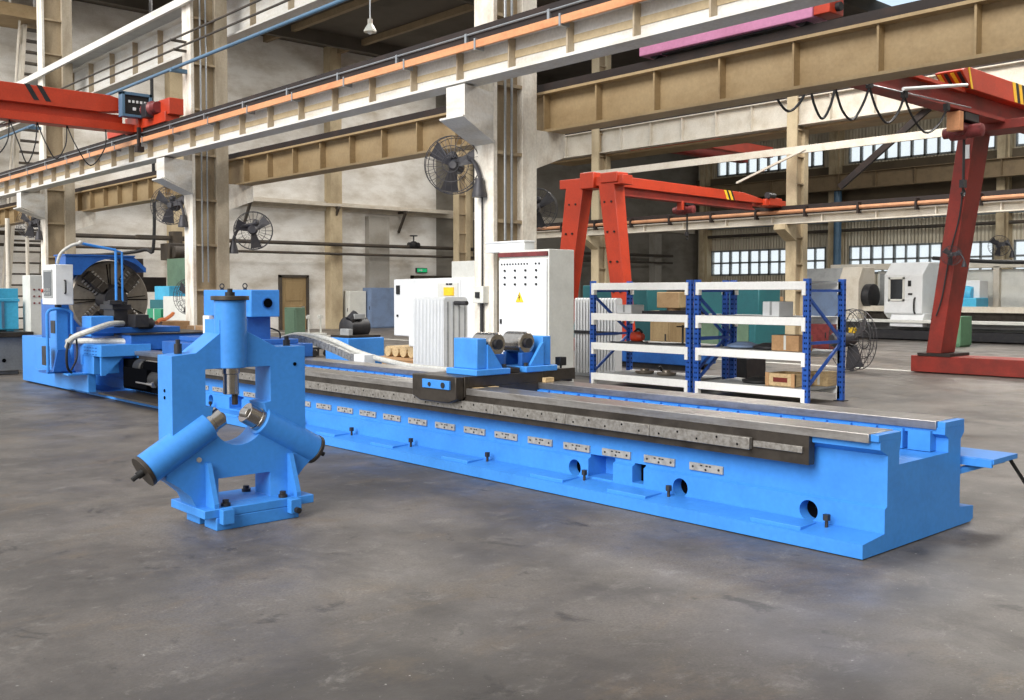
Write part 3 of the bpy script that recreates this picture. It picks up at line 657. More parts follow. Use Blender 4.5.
# -------------------------------- roller carriage on the bed
rc = thing('roller_carriage', 'dark steel saddle on the bed carrying two rollers in blue brackets', 'roller carriage', (6.7, 7.6, 0.786))
build('base_plate', MB().box(5.95, 7.46, 7.3, 7.95, .765, .895), 'steel_dark', rc, 0.006)
build('front_skirt', MB().prism([(7.28,.895),(7.97,.895),(7.97,.68),(7.85,.64),(7.4,.64),(7.28,.68)], 'x', 5.87, 5.97), 'steel_dark', rc, 0.01)
build('cross_plate', MB().box(5.97, 6.02, 7.27, 7.30, .70, .895).box(6.02, 7.0, 7.27, 7.30, .79, .895).box(6.33,6.93,7.27,7.30,.66,.79).box(7.0, 7.47, 7.27, 7.30, .79, .91), 'steel_dark', rc, 0.004)
cb = build('clamp_block', MB().box(5.85, 5.875, 7.36, 7.78, .77, .855), 'blue', rc, 0.004)
build('bolt', MB().cyl((5.84,7.45,.81),(5.853,7.45,.81),.028,n=14).cyl((5.84,7.66,.81),(5.853,7.66,.81),.02,n=14), 'black_metal', cb)
for a, b in ((6.06,6.19),(6.26,6.36),(6.99,7.11)):
    build('wiper_block', MB().box(a, b, 7.22, 7.29, .735 if a < 6.5 else .785, .785 if a < 6.5 else .83), 'wood', rc, 0.003)
for sg, xb in ((1, 6.1), (-1, 7.19)):
    X = lambda d: xb+sg*d
    nm = build('bracket', MB().box(min(X(0),X(.44)), max(X(0),X(.44)), 7.25, 7.72, .895, .955).box(min(X(.05),X(.17)), max(X(.05),X(.17)), 7.30, 7.66, .955, 1.25), 'blue_bright', rc, 0.008)
    build('gusset', MB().prism([(X(.17),.955),(X(.36),.955),(X(.20),1.17),(X(.17),1.19)], 'y', 7.28, 7.315).prism([(X(.17),.955),(X(.36),.955),(X(.20),1.17),(X(.17),1.19)], 'y', 7.645, 7.68), 'blue_bright', nm, smooth=False)
    build('bolt', MB().cyl((X(.40),7.30,.955),(X(.40),7.30,.99),.022,n=8).cyl((X(.40),7.66,.955),(X(.40),7.66,.99),.022,n=8), 'black_metal', nm)
    cx = X(.345)
    rl = build('roller', MB().lathe([(0,.05),(0,.10),(.015,.115),(.265,.115),(.28,.10),(.28,.05)], (cx,7.34,1.185), (0,1,0), 32), 'steel_bright', rc)
    build('bearing_cap', MB().cyl((cx,7.31,1.185),(cx,7.34,1.185),.05,n=18).cyl((cx,7.62,1.185),(cx,7.65,1.185),.05,n=18), 'black_metal', rl)
    build('bearing_block', MB().box(cx-.08, cx+.08, 7.33, 7.39, .955, 1.09).box(cx-.08, cx+.08, 7.57, 7.62, .955, 1.09), 'blue_dark', rc, 0.005)
build('centre_block', MB().box(6.58,6.71,7.3,7.6,.895,.945), 'steel_dark', rc, 0.005)
build('switch_box', MB().box(7.33,7.42,7.35,7.43,.93,1.02).cyl((7.375,7.39,.87),(7.375,7.39,.93),.012,n=8), 'black', rc, 0.004)

# -------------------------------- foreground steady rest
sr = thing('steady_rest', 'blue three jaw steady rest standing alone on the concrete floor', 'steady rest', (3.45, 6.87, 0))
YA, YB = 6.75, 6.99
out = [(3.06,.155),(3.02,.24),(2.93,.32),(2.84,.38),(2.89,.60),(2.89,1.25),(3.07,1.265),(3.25,1.40),(3.25,1.5),(3.47,1.5),(3.47,1.41),(3.71,1.285),(3.95,1.285),(3.95,.60),(4.0,.40),(3.93,.34),(3.86,.26),(3.84,.155)]
fr = build('frame', MB().prism(out, 'y', YA, YB), 'blue', sr, smooth=False)
hole = [(3.14,1.145),(3.655,1.145),(3.655,.88)]+arc(3.4,.79,.215,22,-202,26)+[(3.14,.88)]
cm = MB().prism(hole, 'y', YA-.1, YB+.1); cut(fr, cm)
cut(fr, MB().prism([(3.23,.16),(3.645,.16),(3.645,.345),(3.23,.345)], 'y', YA-.1, YB+.1))
bv = fr.modifiers.new('edge', 'BEVEL'); bv.width = .008; bv.segments = 2; bv.limit_method = 'ANGLE'; bv.angle_limit = math.radians(50)
def sleeve(p0, p1, r, tip, rt, cap_dir):
    p0, p1, tip = V(p0), V(p1), V(tip); d = (p1-p0).normalized()
    s = build('quill_sleeve', MB().cyl(p0, p1, r, n=32), 'blue', sr, .006)
    build('quill', MB().cyl(p1-d*.02, p1+d*.035, rt*1.08, n=28).cyl(p1+d*.035, tip, rt, n=28), 'steel_bright', sr, .003)
    build('end_cap', MB().cyl(p0-d*.03, p0, r*1.04, n=32), 'steel_dark', s, .003)
    build('adjusting_screw', MB().cyl(p0-d*.03, p0-d*.07, .028, n=12).cyl(p0-d*.07, p0-d*.115, .018, n=8), 'black', s)
    return s
ym = 6.80
L_ = sleeve((2.72,ym,.465), (3.17,ym,.735), .115, (3.27,ym,.795), .078, 0)
R_ = sleeve((4.04,ym,.475), (3.59,ym,.735), .11, (3.47,ym,.805), .078, 0)
for tip, d in (((3.255,ym,.785), V((.47,0,.27)).normalized()), ((3.487,ym,.795), V((-.45,0,.26)).normalized())):
    tip = V(tip)
    build('bearing_roller', MB().cyl(tip+V((0,-.05,0))-d*.01, tip+V((0,.05,0))-d*.01, .05, n=20), 'steel_bright', sr, .003)
vs = build('quill_sleeve', MB().cyl((3.36,ym,1.145),(3.36,ym,1.64),.115,n=32), 'blue', sr, .005)
build('end_cap', MB().cyl((3.36,ym,1.64),(3.36,ym,1.672),.138,n=32), 'steel_dark', vs, .004)
build('adjusting_screw', MB().cyl((3.36,ym,1.672),(3.36,ym,1.70),.036,n=12).cyl((3.36,ym,1.70),(3.36,ym,1.725),.02,n=8), 'black', vs)
build('quill', MB().cyl((3.36,ym,1.10),(3.36,ym,1.147),.064,n=28).cyl((3.36,ym,.95),(3.36,ym,1.10),.056,n=28), 'steel_bright', sr, .003)
build('quill_pin', MB().cyl((3.39,ym,.87),(3.39,ym,.95),.022,n=14), 'steel_dark', sr)
bp_ = build('base_plate', MB().box(3.05, 3.93, 6.60, 7.17, .095, .158), 'blue', sr, .006)
build('base_rail', MB().box(3.14, 3.80, 6.60, 6.80, 0, .095), 'blue', sr, .006)
build('base_rail', MB().box(3.14, 3.80, 6.88, 7.10, 0, .095), 'blue', sr, .006)
for a in (3.16, 3.70):
    build('clamp_lug', MB().box(a, a+.09, 6.54, 6.60, .05, .155), 'blue', bp_, .004)
for a in (3.13, 3.79):
    build('gusset', MB().prism([(6.75,.158),(6.75,.47),(6.72,.47),(6.61,.19),(6.61,.158)], 'x', a, a+.035), 'blue', sr, smooth=False)
    build('gusset', MB().prism([(6.99,.158),(6.99,.47),(7.02,.47),(7.13,.19),(7.13,.158)], 'x', a, a+.035), 'blue', sr, smooth=False)
for x, y in ((3.24,6.66),(3.70,6.66),(3.6,7.05),(3.3,7.08)):
    build('hold_down_bolt', MB().cyl((x,y,.158),(x,y,.18),.034,n=16).cyl((x,y,.18),(x,y,.205),.024,n=6), 'black_metal', sr)
build('clamp_bolt', MB().cyl((3.745,6.54,.075),(3.745,6.5,.075),.022,n=10), 'black', sr)
for x in (2.99, 3.86):
    build('stud', MB().cyl((x,6.87,1.26),(x,6.87,1.33),.028,n=12).cyl((x,6.87,1.33),(x,6.87,1.36),.018,n=8), 'black_metal', sr)
for x, z in ((3.05,.5),(3.78,.55)): build('grease_plug', MB().cyl((x+.03,6.735,z),(x+.03,6.755,z),.018,n=10), 'tag_steel', sr)
for y, z in ((6.87,1.0),): build('side_hole', MB().cyl((2.885,y,z),(2.895,y,z),.012,n=10).cyl((2.885,y,.95),(2.895,y,.95),.012,n=10), 'void', sr)
build('front_hole', MB().cyl((3.86,6.745,1.15),(3.86,6.755,1.15),.014,n=10), 'void', sr)

# ================================================================ CRANES
def hoist(t, x, y, z, s, body, box):
    h = build('hoist_motor', MB().lathe([(0,.06),(.02,.12),(.3,.12),(.34,.15),(.6,.15),(.64,.1),(.74,.1)], (x, y-.37*s, z), (0,1,0), 20).cyl((x-.3*s,y,z+.05*s),(x+.35*s,y,z+.05*s),.13*s,n=18).cyl((x-.42*s,y,z+.05*s),(x-.3*s,y,z+.05*s),.09*s,n=14), body, t)
    build('trolley', MB().box(x-.3*s, x+.3*s, y-.16*s, y+.16*s, z+.18*s, z+.34*s), 'black_metal', t, .01)
    build('control_box', MB().box(x-.62*s, x-.46*s, y-.2*s, y+.05*s, z-.05*s, z+.3*s), box, t, .01)
    build('rope', MB().cyl((x,y,z-.9*s),(x,y,z-.05*s),.014,n=6).cyl((x+.05,y,z-.9*s),(x+.05,y,z-.05*s),.014,n=6), 'black', h)
    hk = build('hook_block', MB().box(x-.06*s,x+.09*s,y-.04*s,y+.04*s,z-1.05*s,z-.9*s).tube([(x+.02+.07*s*math.cos(a), y, z-1.14*s+.07*s*math.sin(a)) for a in [PI/2-i*PI*1.5/10 for i in range(11)]], .02*s, 6), 'black_metal', t)

def stripes(t, x0, y, z0, z1, n, mat, w=.10, gap=.12, lean=-.18):
    for k in range(n):
        x = x0+k*(w+gap)
        build('hazard_stripe', MB().prism([(x,z0),(x+w,z0),(x+w+lean,z1),(x+lean,z1)], 'y', y-.006, y+.002), mat, t, smooth=False)

# left overhead crane riding on the near white runway
lc = thing('overhead_crane', 'bright orange red overhead crane girder entering at the upper left', 'crane', (4.0, 20.7, 4.98))
build('girder', MB().prism([(-3,5.34),(7.4,5.34),(7.95,5.42),(7.95,5.62),(7.6,5.70),(-3,5.70)], 'y', 20.6, 20.95), 'red', lc, .01)
build('girder_web', MB().box(-3, 7.9, 20.72, 20.83, 5.1, 5.34), 'red', lc, smooth=False)
build('lower_flange', MB().box(-3, 8.1, 20.6, 20.95, 5.0, 5.16), 'red', lc, .006)
for k in range(2): build('hazard_stripe', MB().prism([(6.15+k*.22,5.42),(6.25+k*.22,5.42),(6.08+k*.22,5.71),(5.98+k*.22,5.71)], 'y', 20.592, 20.601), 'black', lc, smooth=False)
ec = build('end_carriage', MB().box(8.16, 8.46, 19.2, 22.3, 5.06, 5.26).box(8.1,8.5,20.4,21.1,5.0,5.34), 'red', lc, .01)
build('buffer_box', MB().box(8.2, 8.5, 19.1, 19.6, 5.2, 5.52), 'red', lc, .01)
for y in (19.5, 21.9): build('wheel', MB().cyl((8.22,y,5.08),(8.40,y,5.08),.11,n=20), 'black_metal', ec)
build('travel_motor', MB().lathe([(0,.1),(.04,.15),(.35,.15),(.4,.11),(.6,.11)], (8.15,20.1,5.38), (0,-1,0), 18), 'maroon', lc)
build('gear_case', MB().box(8.0, 8.3, 19.75, 20.0, 5.2, 5.48), 'black_metal', lc, .01)
cbx = build('control_frame', MB().box(7.74,7.80,20.3,20.5,5.3,5.76).box(8.3,8.36,20.3,20.5,5.3,5.76).box(7.74,8.36,20.3,20.5,5.70,5.76).box(7.74,8.36,20.3,20.5,5.26,5.31), 'pipe_blue', lc, .005)
build('control_panel', MB().box(7.8, 8.3, 20.34, 20.42, 5.31, 5.70), 'black', cbx, smooth=False)
sw = MB()
for i in range(5):
    sw.box(7.88+i*.08,7.92+i*.08,20.32,20.345,5.55,5.60)
    if i % 2: sw.box(7.90+i*.07,7.96+i*.07,20.32,20.345,5.40,5.46)
build('contactor', sw, 'white', cbx, smooth=False)
build('drop_arm', MB().box(8.02,8.08,20.2,20.28,4.6,5.05).box(7.98,8.12,20.15,20.3,4.55,4.66), 'rail_dark', lc, smooth=False)
for i, (x, z) in enumerate(((5.1,4.9),(5.73,4.9),(6.23,4.93),(6.79,4.95))):
    nx = (5.73,6.23,6.79,7.55)[i]
    tag(build('festoon_cable', MB().tube(spline([(x,20.7,5.01),(x+.1,20.5,z-.35),((x+nx)/2,20.5,z-.62-.1*(i%2)),(nx-.1,20.5,z-.35),(nx,20.7,5.01)]), .012, 6), 'black'),
        ('leftmost hanging black cable loop under the left crane', 'second black cable loop from the left under the left crane', 'third black cable loop from the left under the left crane', 'widest black cable loop under the left crane beside its drop arm')[i], 'cable', 'festoon loops under the left crane')
t = tag(build('conduit_rod', MB().cyl((5.0,20.2,4.6),(7.0,21.9,5.5),.03,n=8), 'galv'), 'thin grey conduit sloping under the left crane girder', 'conduit')

# pink end carriage standing on the tan runway
pc = thing('crane_end_carriage', 'faded pink crane end carriage standing on the tan runway girder', 'crane', (9.97, 7.1, 4.66))
build('beam', MB().box(9.80, 10.12, 5.95, 8.42, 4.70, 4.98), 'pink', pc, .012)
build('end_plate', MB().box(9.82, 10.11, 5.75, 5.95, 4.72, 5.0), 'red', pc, .01)
for y in (6.15, 8.25):
    w = build('wheel', MB().cyl((9.9,y,4.75),(10.04,y,4.75),.09,n=20), 'black_metal', pc)
    build('axle_cap', MB().cyl((9.81,y,4.82),(9.825,y,4.82),.04,n=16), 'pink', w)
build('buffer', MB().cyl((9.97,5.7,4.80),(9.97,5.78,4.80),.05,n=12), 'black', pc)
build('under_guard', MB().box(9.86,10.1,6.3,8.1,4.68,4.74), 'black_metal', pc, smooth=False)

# semi gantry crane in the middle of the picture
def leg(b, t, x0, x1, zb, zt):   # b/t = (y0,y1) at bottom and top
    return MB().hexa([(x0,b[0],zb),(x1,b[0],zb),(x1,b[1],zb),(x0,b[1],zb)], [(x0-.05,t[0],zt),(x1+.05,t[0],zt),(x1+.05,t[1],zt),(x0-.05,t[1],zt)])
def leg_bolts(yb, yt, zb, zt, x):
    m = MB()
    for k in range(5):
        f = .12+k*.19; z = zb+(zt-zb)*f
        yc = (yb[0]+yb[1])/2*(1-f)+(yt[0]+yt[1])/2*f
        for d in (-.12,.12): m.cyl((x-.07,yc+d,z),(x-.02,yc+d,z),.03,n=8)
    return m
sg1 = thing('semi_gantry_crane', 'orange red semi gantry crane with splayed legs behind the shelving', 'gantry crane', (20.6, 19.3, 0), 'semi gantry cranes')
sg1_turn = math.radians(3.4)
l1 = build('leg', leg((18.0,18.42),(18.5,19.05),20.5,20.85,.35,4.72), 'red', sg1, .01)
build('fastener', leg_bolts((18.0,18.42),(18.5,19.05),.35,4.72,20.5), 'rail_dark', l1, smooth=False)
l2 = build('leg', leg((20.35,20.85),(19.6,20.25),20.5,20.85,.35,4.72), 'red', sg1, .01)
build('fastener', leg_bolts((20.35,20.85),(19.6,20.25),.35,4.72,20.5), 'rail_dark', l2, smooth=False)
build('cross_beam', MB().box(20.45, 20.9, 18.2, 20.5, 4.66, 4.92), 'red', sg1, .015)
build('connector', MB().box(20.35, 20.95, 19.15, 19.65, 4.6, 5.05).box(20.4,20.9,18.35,18.95,4.72,5.0), 'red', sg1, .02)
ft = build('foot_beam', MB().box(20.4, 20.95, 17.2, 22.0, .02, .36), 'red_dark', sg1, .01)
gir = build('girder', MB().prism([(20.9,4.64),(27.2,4.64),(28.6,4.66),(28.6,4.78),(27.3,4.93),(20.9,4.93)], 'y', 18.6, 18.95), 'red', sg1, .01)
build('lower_flange', MB().box(20.9, 28.0, 18.7, 18.85, 4.44, 4.64).box(20.9,28.0,18.62,18.93,4.40,4.45), 'red_dark', sg1, smooth=False)
stripes(sg1, 26.3, 18.6, 4.64, 4.93, 2, 'yellow', .13, .12)
stripes(sg1, 26.43, 18.6, 4.64, 4.93, 2, 'black', .10, .15)
build('end_truck', MB().box(28.5, 29.85, 18.5, 19.05, 4.58, 4.80).box(28.7,29.5,18.45,18.62,4.6,4.86), 'red', sg1, .015)
build('drive_motor', MB().cyl((28.6,18.5,4.92),(29.0,18.5,4.92),.11,n=16), 'black_metal', sg1)
hoist(sg1, 24.3, 18.75, 4.2, .75, 'maroon', 'red')
sg1.rotation_euler = (0, 0, sg1_turn)

# semi gantry crane at the right
sg2 = thing('semi_gantry_crane', 'weathered red semi gantry crane with hazard stripes at the right edge', 'gantry crane', (20.7, 7.2, 0), 'semi gantry cranes')
build('leg', leg((9.34,9.66),(8.70,9.03),20.5,21.15,.42,4.98), 'red_dark', sg2, .01)
build('leg_base_plate', MB().box(20.4,21.3,9.1,9.8,.36,.42), 'rail_dark', sg2, smooth=False)
build('leg', leg((4.7,5.05),(5.5,5.9),20.5,21.2,.42,4.98), 'red_dark', sg2, .01)
build('foot_beam', MB().box(20.42, 21.25, 3.9, 9.95, .02, .36), 'red_dark', sg2, .012)
build('cross_beam', MB().box(20.45, 21.25, 5.4, 8.9, 4.92, 5.10), 'red_dark', sg2, .01)
build('girder', MB().prism([(18.72,5.45),(29.4,5.45),(29.4,5.84),(18.55,5.84),(18.3,5.74)], 'y', 8.05, 8.55), 'red', sg2, .01)
build('hazard_edge', MB().prism([(18.72,5.455),(18.79,5.455),(18.63,5.835),(18.56,5.835)], 'y', 8.042, 8.051), 'yellow', sg2, smooth=False)
for k in range(4):
    build('hazard_stripe', MB().hexa([(18.716-.36*0,8.08+k*.12,5.455),(18.716,8.14+k*.12,5.455),(18.73,8.14+k*.12,5.455),(18.73,8.08+k*.12,5.455)],[(18.295,8.08+k*.12,5.70),(18.295,8.14+k*.12,5.70),(18.31,8.14+k*.12,5.71),(18.31,8.08+k*.12,5.71)]), 'yellow' if k % 2 else 'black', sg2, smooth=False)
build('track_beam', MB().box(11.2, 29.2, 8.26, 8.34, 5.12, 5.45).box(11.2,29.2,8.12,8.48,5.05,5.12), 'red_dark', sg2, smooth=False)
build('track_cap', MB().box(11.2, 18.7, 8.15, 8.45, 5.40, 5.46), 'red', sg2, smooth=False)
for x0 in (20.7,):
    stripes(sg2, x0, 8.05 if x0 > 18 else 8.15, 5.46 if x0 > 18 else 5.40, 5.84 if x0 > 18 else 5.461, 2, 'yellow', .14, .16, -.12)
stripes(sg2, 20.84, 8.05, 5.46, 5.84, 2, 'black', .14, .16, -.12)
build('shed_end_truck', MB().box(29.2, 29.9, 6.6, 10.0, 4.66, 5.0), 'red_dark', sg2, .01)
hoist(sg2, 19.0, 8.3, 4.72, 1.0, 'maroon', 'copper')
build('leg_cable', MB().tube(spline([(20.44,8.9,4.7),(20.42,8.95,3.4),(20.42,9.15,2.5),(20.42,9.3,1.6),(20.42,9.42,1.2)]), .016, 6), 'black', sg2)
build('notice', MB().box(20.43,20.45,8.80,8.90,4.4,4.68), 'white', sg2, smooth=False)
fest = [(11.5,4.78),(12.0,4.80),(13.12,4.78),(13.85,4.80),(14.88,4.95),(16.04,4.95),(17.61,4.93)]
names = ['first festoon loop from the left under the tan girder', 'second festoon loop from the left hanging under the tan girder', 'third festoon loop from the left hanging under the tan girder', 'fourth festoon loop from the left before the cream girder', 'fifth festoon loop beside the red track beam', 'last festoon loop ending at the orange hoist box']
for i in range(6):
    (x, z), (nx, nz) = fest[i], fest[i+1]
    d = .5 if i else .25
    tag(build('festoon_cable', MB().tube(spline([(x,8.0,z),(x+(nx-x)*.2,8.0,z-d*.62),((x+nx)/2,8.0,(z+nz)/2-d),(nx-(nx-x)*.2,8.0,nz-d*.62),(nx,8.0,nz)]), .02, 6).box(nx-.05,nx+.05,7.96,8.04,nz-.02,nz+.10), 'black'), names[i], 'cable', 'festoon loops of the right gantry')
tag(build('festoon_wire', MB().cyl((11.2,8.0,4.9),(18.6,8.0,5.08),.012,n=6), 'galv'), 'thin wire carrying the festoon loops of the right gantry', 'wire')
tag(build('conduit_rod', MB().cyl((15.9,7.95,5.05),(18.3,7.95,5.45),.03,n=8), 'white'), 'short white rod slanting over the red track beam', 'conduit')

# ================================================================ FANS
def fan_at_origin(label, loc):
    """a round wire cage fan whose axis is local -Y, hub at the origin of its root"""
    r = thing('industrial_fan', label, 'fan', loc, 'cage fans around the hall')
    o = V(loc); R = .40
    def W(p): return V(p)+o
    cg = MB()
    for rr, yy in ((R,0.0),(R*.97,-.10),(R*.97,.10),(R*.62,-.15),(R*.3,-.17)):
        cg.tube([W((rr*math.cos(2*PI*i/28), yy, rr*math.sin(2*PI*i/28))) for i in range(28)], .006, 5, True)
    for i in range(24):
        a = 2*PI*i/24; c, s = math.cos(a), math.sin(a)
        cg.tube([W((c*.08,-.17,s*.08)), W((c*R*.62,-.15,s*R*.62)), W((c*R*.97,-.10,s*R*.97)), W((c*R,0,s*R)), W((c*R*.97,.10,s*R*.97)), W((c*R*.4,.14,s*R*.4))], .0035, 4)
    build('cage', cg, 'fan', r)
    for k in range(3):
        a = 2*PI*k/3+.4; c, s = math.cos(a), math.sin(a); t = V((-s,0,c)); e = V((c,0,s))
        p = [e*.07-t*.05+V((0,-.03,0)), e*.36-t*.13+V((0,-.06,0)), e*.37+t*.10+V((0,.05,0)), e*.07+t*.05+V((0,.03,0))]
        q = [x+V((0,.008,0)) for x in p]
        build('blade', MB().hexa([W(x) for x in p], [W(x) for x in q]), 'fan', r, smooth=False)
    build('motor', MB().lathe([(-.05,.05),(0,.08),(.12,.10),(.26,.10),(.30,.07)], W((0,0,0)), (0,1,0), 18), 'fan', r)
    return r
def mount(r, loc, pts, foot, m='fan'):
    build('arm', MB().tube(spline(pts), .028, 8), m, r)
    build('bracket', MB().box(*foot), m, r, .006)
# column fans
F1 = V((8.66, 10.78, 3.45)); A1 = math.radians(-52)
def turned(p):
    d = Matrix.Rotation(-A1, 3, 'Z') @ (V(p)-F1); return d+F1
f1 = fan_at_origin('black cage wall fan on the column above the white machine', F1)
build('arm', MB().tube([turned(p) for p in spline([(8.80,10.97,3.58),(8.86,10.85,3.56),(8.80,10.62,3.54),(8.74,10.42,3.45),(8.74,10.32,3.28),(8.74,10.30,3.15)])], .03, 8).ball(turned((8.78,10.95,3.60)), .07), 'fan', f1)
build('bracket', MB().lathe([(0,.1),(.05,.1),(.2,.06),(.25,.06)], turned((8.72,10.3,2.98)), (0,0,1), 14), 'fan', f1)
f1.rotation_euler = (0, 0, A1)
f2 = dup(f1, 'black cage wall fan on the column behind the tailstock', (8.66, 20.18, 3.5))
f3 = dup(f1, 'black cage wall fan on the far left column', (8.66, 29.46, 3.6))
f4 = dup(f1, 'black cage fan on the right side of the column behind the tailstock', (9.95, 19.05, 2.98), (0,0,math.radians(150)))
f5 = dup(f1, 'dark cage fan on the far side of the middle column', (10.6, 11.15, 2.98), (0,0,math.radians(125))); f5.scale = (.8,.8,.8)
f6 = dup(f1, 'grey cage fan on the right wall pilaster', (51.2, 20.5, 4.0), (0,0,math.radians(-60)))
f6.scale = (1.3,1.3,1.3)
f7 = dup(f1, 'round cage fan fixed on the red gantry leg', (20.2, 9.02, 2.44), (0,0,math.radians(-50))); f7.scale = (.5,.5,.5)
f8 = dup(f1, 'small black fan on a thin post at the tailstock column', (9.3, 20.65, 1.6), (0,0,math.radians(-62)))
tag(build('fan_post', MB().cyl((9.3,20.65,0.02),(9.3,20.65,1.6),.035,n=10).lathe([(0,.25),(.03,.24),(.06,.05)], (9.3,20.65,0), (0,0,1), 18), 'fan'), 'black floor post under the small fan at the tailstock column', 'post')
# big pedestal fan seen edge-on behind the shelving
pf = fan_at_origin('large dark drum fan on the floor behind the right shelving unit', (19.7, 10.9, .5))
pf.scale = (1.65,1.65,1.65); pf.rotation_euler = (0,0,math.radians(62)); pf.location.z = .68
build('base', MB().box(19.5,19.9,10.75,11.05,.088,.12).bar((19.7,10.9,.12),(19.7,10.9,.42),.05,.05), 'fan', pf, smooth=False)

# ================================================================ SHELVING
def shelving(y0, y1, label):
    X0, X1 = 13.2, 14.2
    u = thing('shelving_unit', label, 'shelving unit', ((X0+X1)/2, (y0+y1)/2, 0), 'blue and white shelving units')
    for (x, y) in ((X0,y0),(X0,y1),(X1,y0),(X1,y1)):
        p = build('post', MB().box(x-.035,x+.035,y-.05,y+.05,.012,1.90), 'rack_blue', u, .006)
        h = MB()
        for k in range(22): h.box(x-.038,x-.034,y-.022,y-.006,.12+k*.08,.15+k*.08).box(x-.038,x-.034,y+.006,y+.022,.12+k*.08,.15+k*.08).box(x-.012,x+.012,y-.053,y-.049,.12+k*.08,.15+k*.08)
        inlay(p, h, 'void')
        build('foot_plate', MB().box(x-.07,x+.07,y-.09,y+.09,0,.012), 'black_metal', p, smooth=False)
    for zt in (1.86,1.32,.79,.24):
        for x in (X0,X1):
            sg = -1 if x == X0 else 1
            b = build('beam', MB().box(x-.03+sg*.02,x+.03+sg*.02,y0+.05,y1-.05,zt-.125,zt), 'shelf_white', u, .006)
            build('beam_connector', MB().box(x-.045+sg*.01,x+.045+sg*.01,y0+.0,y0+.062,zt-.21,zt).box(x-.045+sg*.01,x+.045+sg*.01,y1-.062,y1,zt-.21,zt), 'shelf_white', b, .004)
        build('shelf_panel', MB().box(X0+.03,X1-.03,y0+.06,y1-.06,zt-.03,zt-.005), 'grey', u, smooth=False)
    for y in (y0,y1):
        build('brace', MB().bar((X0,y,1.65),(X1,y,.95),.03,.045).bar((X0,y,.25),(X1,y,.92),.03,.045).bar((X0,y,.93),(X1,y,.93),.03,.045).bar((X0,y,1.72),(X1,y,1.72),.03,.04), 'rack_blue', u, smooth=False)
    return u
shelving(8.04, 10.06, 'right hand blue and white shelving unit holding cartons and a white box')
shelving(10.22, 12.40, 'left hand blue and white shelving unit in front of a ribbed white radiator')
def carton(label, name, x0, x1, y0, y1, z0, z1, mat, cat='box', lid=True):
    t = thing(name, label, cat, ((x0+x1)/2,(y0+y1)/2,z0))
    build('body', MB().box(x0,x1,y0,y1,z0,z1), mat, t, .008)
    if lid:
        build('tape', MB().box(x0-.002,x1+.002,(y0+y1)/2-.02,(y0+y1)/2+.02,z0+.02,z1+.003), 'offwhite' if mat != 'white' else 'grey', t, smooth=False)
    return t
carton('white box on the second shelf of the right shelving unit', 'storage_box', 13.45,13.85,8.68,8.98,1.317,1.55,'white')
carton('torn brown carton on the third shelf of the right shelving unit', 'carton', 13.4,13.8,8.3,8.78,.787,1.03,'card')
cr = thing('wooden_crate', 'pale wooden crate on the bottom shelf of the right shelving unit', 'crate', (13.6,8.58,.237))
build('side_boards', MB().box(13.36,13.84,8.32,8.36,.25,.44).box(13.36,13.84,8.8,8.84,.25,.44).box(13.34,13.38,8.32,8.84,.25,.44).box(13.82,13.86,8.32,8.84,.25,.44), 'wood', cr, .003)
build('bottom_board', MB().box(13.36,13.84,8.34,8.82,.237,.26), 'wood', cr, smooth=False)
build('corner_batten', MB().box(13.33,13.36,8.32,8.38,.24,.45).box(13.33,13.36,8.78,8.84,.24,.45), 'card', cr, smooth=False)
build('painted_mark', MB().box(13.332,13.341,8.45,8.70,.31,.38), 'red_dark', cr, smooth=False)
carton('second wooden crate behind the right end post of the bottom shelf', 'wooden_crate', 13.9,14.2,8.1,8.4,.237,.46,'wood','crate')
for i, (y, z, l, m) in enumerate(((9.0,.79,'dark flat cable coil on the third shelf of the right unit','black_metal'),(9.5,.79,'grey blue plastic wrap on the third shelf near the middle posts','grey_blue'),(9.2,.24,'black tool bag on the bottom shelf beside the wooden crate','black'))):
    t = tag(build('cable_coil' if i == 0 else 'wrapping' if i == 1 else 'tool_bag', MB().lathe([(0,.2),(.02,.27),(.05,.27),(.08,.17),(.1,.12)], (13.7,y,z-.004), (0,0,1), 18), m), l, ('coil','wrap','bag')[i])
carton('pale cardboard box on the second shelf of the left shelving unit', 'carton', 13.5,13.85,11.75,12.1,1.317,1.47,'white')
tag(build('tool_tray', MB().box(13.5,14.0,10.5,11.5,1.317,1.33).box(13.5,13.52,10.5,11.5,1.33,1.37).box(13.98,14.0,10.5,11.5,1.33,1.37), 'black_metal'), 'dark flat tray on the second shelf of the left shelving unit', 'tray')
op = thing('power_tool', 'orange power tool on the third shelf of the left shelving unit', 'tool', (13.75,11.8,.787))
build('body', MB().lathe([(0,.05),(.03,.09),(.2,.1),(.26,.06)], (13.75,11.95,.89), (0,-1,0), 16), 'red', op)
build('handle', MB().tube(spline([(13.75,11.9,.97),(13.75,11.8,1.03),(13.75,11.7,.97)]), .02, 8), 'black', op)
build('base', MB().box(13.65,13.85,11.65,11.98,.787,.81), 'black_metal', op, .005)
vc = thing('bench_clamp', 'small black upright clamp on the third shelf of the left unit', 'clamp', (13.7,10.75,.787))
build('base', MB().box(13.6,13.8,10.55,10.95,.787,.81), 'black_metal', vc, .004); build('screw', MB().cyl((13.7,10.75,.81),(13.7,10.75,1.13),.018,n=8), 'black_metal', vc); build('handle', MB().cyl((13.7,10.62,1.1),(13.7,10.88,1.1),.012,n=8), 'black_metal', vc)
for i, (y, l) in enumerate(((11.9,'leftmost black steel bar lying on the third shelf of the left unit'),(11.5,'middle black steel bar on the third shelf of the left unit'),(11.1,'black steel bar nearest the clamp on the third shelf'))):
    tag(build('steel_bar', MB().bar((13.35,y+.2,.80),(13.5+.1*i,y-.35,.80),.04,.025), 'black_metal'), l, 'bar', 'bars on the left shelving')
